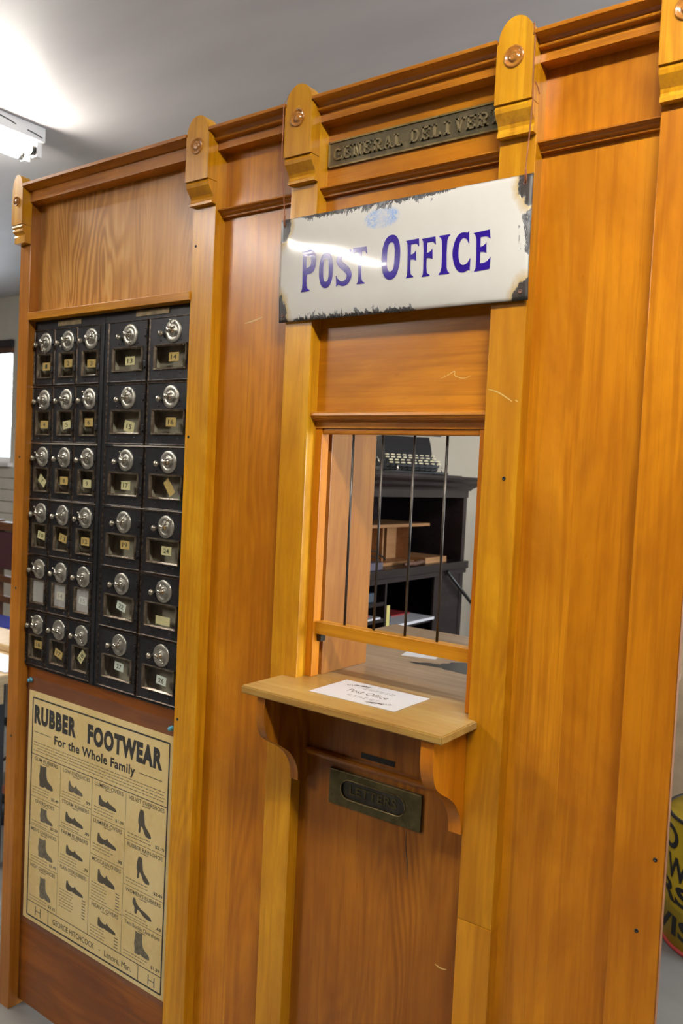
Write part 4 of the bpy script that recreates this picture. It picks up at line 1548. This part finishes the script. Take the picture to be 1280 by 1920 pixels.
tag(obj('slate_box', bx(-1.95, -1.73, 1.1, 1.345, 1.0145, 1.05, bev=.003), 'bluebox', origin=(-1.84, 1.23, 1.0145)), 'blue-grey flat box on the upper left shelf of the cabinet', 'box')
mg = thing('magazine', (-1.8, 1.55, .909), 'open magazine with pale pages on the right-hand cabinet shelf', 'magazine')
obj('pages', bx(-1.98, -1.69, 1.43, 1.74, .9095, .921, bev=.002), 'white', mg)
obj('cover', bx(-1.99, -1.80, 1.44, 1.72, .9212, .926), 'redc', mg)
tag(obj('magazine', bx(-1.95, -1.71, 1.10, 1.36, .9505, .957), 'white', origin=(-1.83, 1.23, .9505)), 'white magazine lying on the lower left cabinet shelf', 'magazine')
tag(obj('red_booklet', bx(-1.95, -1.74, 1.15, 1.33, .9575, .961), 'redc', origin=(-1.83, 1.23, .9575)), 'thin red booklet on top of the white magazine', 'booklet')
tag(obj('yellow_card', bx(-1.712, -1.708, 1.399, 1.420, .9095, .998), 'yellowc', origin=(-1.71, 1.41, .9095)), 'narrow pale yellow card standing against the cabinet divider', 'card')
bm = nb()
lathe(bm, [(0, 0), (.016, 0), (.020, .03), (.017, .03), (.014, .004), (0, .004)], (-1.715, 1.448, .9265), 'Z', 16)
tag(obj('small_cup', bm, 'bluebox', origin=(-1.715, 1.448, .9265)), 'small grey-green cup beside the yellow card on the shelf', 'cup')
o = [x for x in S.objects if x.name.startswith('small_cup')][0]
o.location.z = .9215
o.location.x = -1.74

# typewriter on top of the cabinet (keyboard toward +Y)
tw = thing('typewriter', (-1.82, 1.55, 1.508), 'old black typewriter with ivory keys standing on the dark cabinet', 'typewriter')
bm = nb()
box(bm, -1.98, -1.70, 1.32, 1.62, 1.518, 1.545, bev=.008)
box(bm, -1.97, -1.71, 1.62, 1.86, 1.512, 1.524, bev=.004)
obj('base_frame', bm, 'black', tw)
bm = nb()
prism(bm, [(1.33, 1.545), (1.60, 1.545), (1.60, 1.60), (1.56, 1.66), (1.52, 1.70), (1.36, 1.70), (1.33, 1.64)], -1.96, -1.72, 'X')
obj('body', bm, 'black', tw)
bm = nb()
tube(bm, [(-2.05, 1.42, 1.735), (-1.66, 1.42, 1.735)], .024, 16)
tube(bm, [(-1.655, 1.42, 1.735), (-1.635, 1.42, 1.735)], .018, 14)
obj('carriage_roller', bm, 'greydark', tw)
bm = nb()
for y in (1.36, 1.40):
    tube(bm, [(-1.712, y, 1.545), (-1.705, y + .01, 1.61), (-1.71, y + .03, 1.68)], .004, 6)
tube(bm, [(-1.70, 1.345, 1.57), (-1.695, 1.36, 1.60)], .007, 8)
tube(bm, [(-1.70, 1.45, 1.56), (-1.70, 1.52, 1.59), (-1.705, 1.56, 1.56)], .005, 8)
obj('linkage', bm, 'nickel2', tw)
for q in range(4):
    z = 1.600 - q * .0135
    yq = 1.63 + q * .045
    bm = nb()
    for k in range(9):
        x = -1.955 + k * .029 + (q % 2) * .008
        lathe(bm, [(.0098, 0), (.0098, .004), (.007, .006), (0, .006)], (x, yq, z), 'Z', 10)
    o = obj('key_row', bm, 'keytop', tw)
    bm = nb()
    for k in range(9):
        x = -1.955 + k * .029 + (q % 2) * .008
        tube(bm, [(x, yq, z), (x, yq - .03, z - .03), (1 * x, 1.60, z - .035)], .0022, 5)
    obj('key_levers', bm, 'greydark', tw)
obj('space_bar', bx(-1.93, -1.74, 1.822, 1.836, 1.545, 1.552), 'black', tw)
for x in (-1.94, -1.73):
    bm = nb()
    tube(bm, [(x, 1.845, 1.524), (x, 1.842, 1.548)], .004, 6)
    obj('foot_post', bm, 'nickel2', tw)
obj('front_plate', bx(-1.975, -1.705, 1.61, 1.64, 1.53, 1.575), 'black', tw)
tag(obj('shelf_board', bx(-2.1, -1.665, 1.16, 1.87, 1.5085, 1.5118), 'dark', origin=(-1.88, 1.5, 1.5085)), 'thin dark board under the typewriter on the cabinet', 'board')
tw.rotation_euler.z = math.radians(-134)
tw.location = (-1.90, 1.76, 1.508)
tw.scale = (.86, .86, .86)
tag(obj('framed_picture', bx(-2.15, -2.13, 1.18, 1.30, 1.508, 1.78, bev=.002), 'dark', origin=(-2.14, 1.24, 1.508)), 'dark picture frame leaning behind the typewriter', 'frame')

# ------------------------------------------------------------------ drum at the right edge
DC, DR, DH = (-.485, 1.70), .215, .43
dr = thing('oil_drum', (DC[0], DC[1], 0), 'yellow painted drum with black lettering on the floor at the right edge', 'drum')
bm = nb()
lathe(bm, [(0, .006), (DR - .008, .006), (DR, .012), (DR, .13), (DR + .004, .138), (DR, .146), (DR, DH - .012), (DR - .004, DH - .004), (0, DH - .006)], (*DC, 0), 'Z', 56)
obj('shell', bm, 'yellow', dr)
bm = nb()
tube(bm, [(DC[0] + (DR - .001) * math.cos(a), DC[1] + (DR - .001) * math.sin(a), .0075) for a in [2 * PI * k / 56 for k in range(57)]], .0072, 8)
obj('bottom_rim', bm, 'redc', dr)
bm = nb()
tube(bm, [(DC[0] + DR * math.cos(a), DC[1] + DR * math.sin(a), DH - .006) for a in [2 * PI * k / 56 for k in range(57)]], .006, 8)
obj('top_rim', bm, 'black', dr)


def drumtext(s, a0, a1, z0, z1, bold=.03):
    me = text_mesh(s, bold)
    xs = [v.co.x for v in me.vertices]
    ys = [v.co.y for v in me.vertices]
    ax, bx_, ay, by = min(xs), max(xs), min(ys), max(ys)
    bm = nb()
    bm.from_mesh(me)
    bpy.data.meshes.remove(me)
    for c in range(1, 10):
        bmesh.ops.bisect_plane(bm, geom=bm.verts[:] + bm.edges[:] + bm.faces[:], plane_co=(ax + (bx_ - ax) * c / 10, 0, 0), plane_no=(1, 0, 0))
    for v in bm.verts:
        a = math.radians(a0 + (a1 - a0) * (v.co.x - ax) / (bx_ - ax))
        v.co = (DC[0] + (DR + .0012) * math.cos(a), DC[1] + (DR + .0012) * math.sin(a), z0 + (z1 - z0) * (v.co.y - ay) / (by - ay))
    bmesh.ops.recalc_face_normals(bm, faces=bm.faces[:])
    return bm


for s, a0, a1, z0, z1 in (('O', 200, 228, .315, .395), ('W', 212, 242, .225, .300), ('RS', 202, 248, .150, .215), ('VIS', 198, 252, .045, .110)):
    obj('lettering', drumtext(s, a0, a1, z0, z1), 'black', dr)
# beige board behind the drum
tag(obj('beige_board', bx(-1.05, -.30, 2.02, 2.05, 0.001, 1.25, bev=.003), 'beigeb', origin=(-.7, 2.03, 0.001)), 'tall beige wooden board standing behind the yellow drum', 'board')

# ------------------------------------------------------------------ left edge clutter
tb = thing('bench', (-2.9, .62, 0), 'pale wooden bench with papers at the left edge, beyond the end post', 'bench')
obj('seat', bx(-3.4, -2.62, .34, .82, .70, .735, bev=.006), 'palewood', tb)
obj('apron', bx(-3.35, -2.66, .37, .39, .62, .70), 'palewood', tb)
for x in (-3.3, -2.72):
    for y in (.40, .76):
        obj('leg', bx(x - .02, x + .02, y - .02, y + .02, 0, .70), 'black', tb)
tag(obj('tray', bx(-3.2, -2.66, .56, .80, .7355, .765, bev=.006), 'palewood', origin=(-2.9, .68, .7355)), 'pale wooden tray lying at the back of the bench', 'tray')
tag(obj('open_paper', bx(-3.0, -2.64, .38, .53, .7355, .740), 'white', origin=(-2.8, .45, .7355)), 'white papers on the near side of the bench', 'paper')
ch = thing('side_chair', (-4.250, 1.25, 0), 'dark wooden chair with maroon upholstery at the left edge, behind the bench', 'chair')
for x in (-4.550, -4.050):
    for y in (1.05, 1.5):
        obj('leg', bx(x - .022, x + .022, y - .022, y + .022, 0, .46 if y < 1.2 else 1.13), 'brownchair', ch)
obj('seat', bx(-4.600, -4.000, 1.0, 1.52, .44, .50, bev=.01), 'maroon', ch)
obj('back_cushion', bx(-4.530, -4.070, 1.47, 1.51, .84, 1.06, bev=.01), 'maroon', ch)
obj('top_rail', bx(-4.580, -4.020, 1.47, 1.53, 1.07, 1.12, bev=.008), 'brownchair', ch)
obj('back_rail', bx(-4.550, -4.050, 1.48, 1.51, .76, .80, bev=.005), 'brownchair', ch)
obj('back_rail', bx(-4.550, -4.050, 1.48, 1.51, .64, .68, bev=.005), 'brownchair', ch)
tag(obj('blue_cloth', bx(-4.400, -4.000, 1.10, 1.40, .501, .60, bev=.02), 'bluec', origin=(-4.200, 1.25, .501)), 'folded blue cloth on the seat of the maroon chair', 'cloth')
bm = nb()
tube(bm, [(-3.02 + .16 * math.cos(a), .62, .27 + .16 * math.sin(a)) for a in [2 * PI * k / 32 for k in range(33)]], .016, 8)
tube(bm, [(-3.02 + .145 * math.cos(a), .62, .27 + .145 * math.sin(a)) for a in (0.6, 3.74)], .006, 6)
tube(bm, [(-3.02, .62, .11), (-3.02, .62, .0)], .012, 6)
tag(obj('black_hoop', bm, 'black', origin=(-3.02, .62, 0)), 'black round hoop standing on the floor under the bench', 'hoop')
bm = nb()
lathe(bm, [(0, 0), (.05, 0), (.06, .02), (.05, .05), (.03, .07), (0, .075)], (-3.215, .74, .001), 'Z', 18)
tag(obj('red_pot', bm, 'pinkpl', origin=(-3.215, .74, .001)), 'small dusty red pot on the floor under the bench', 'pot')
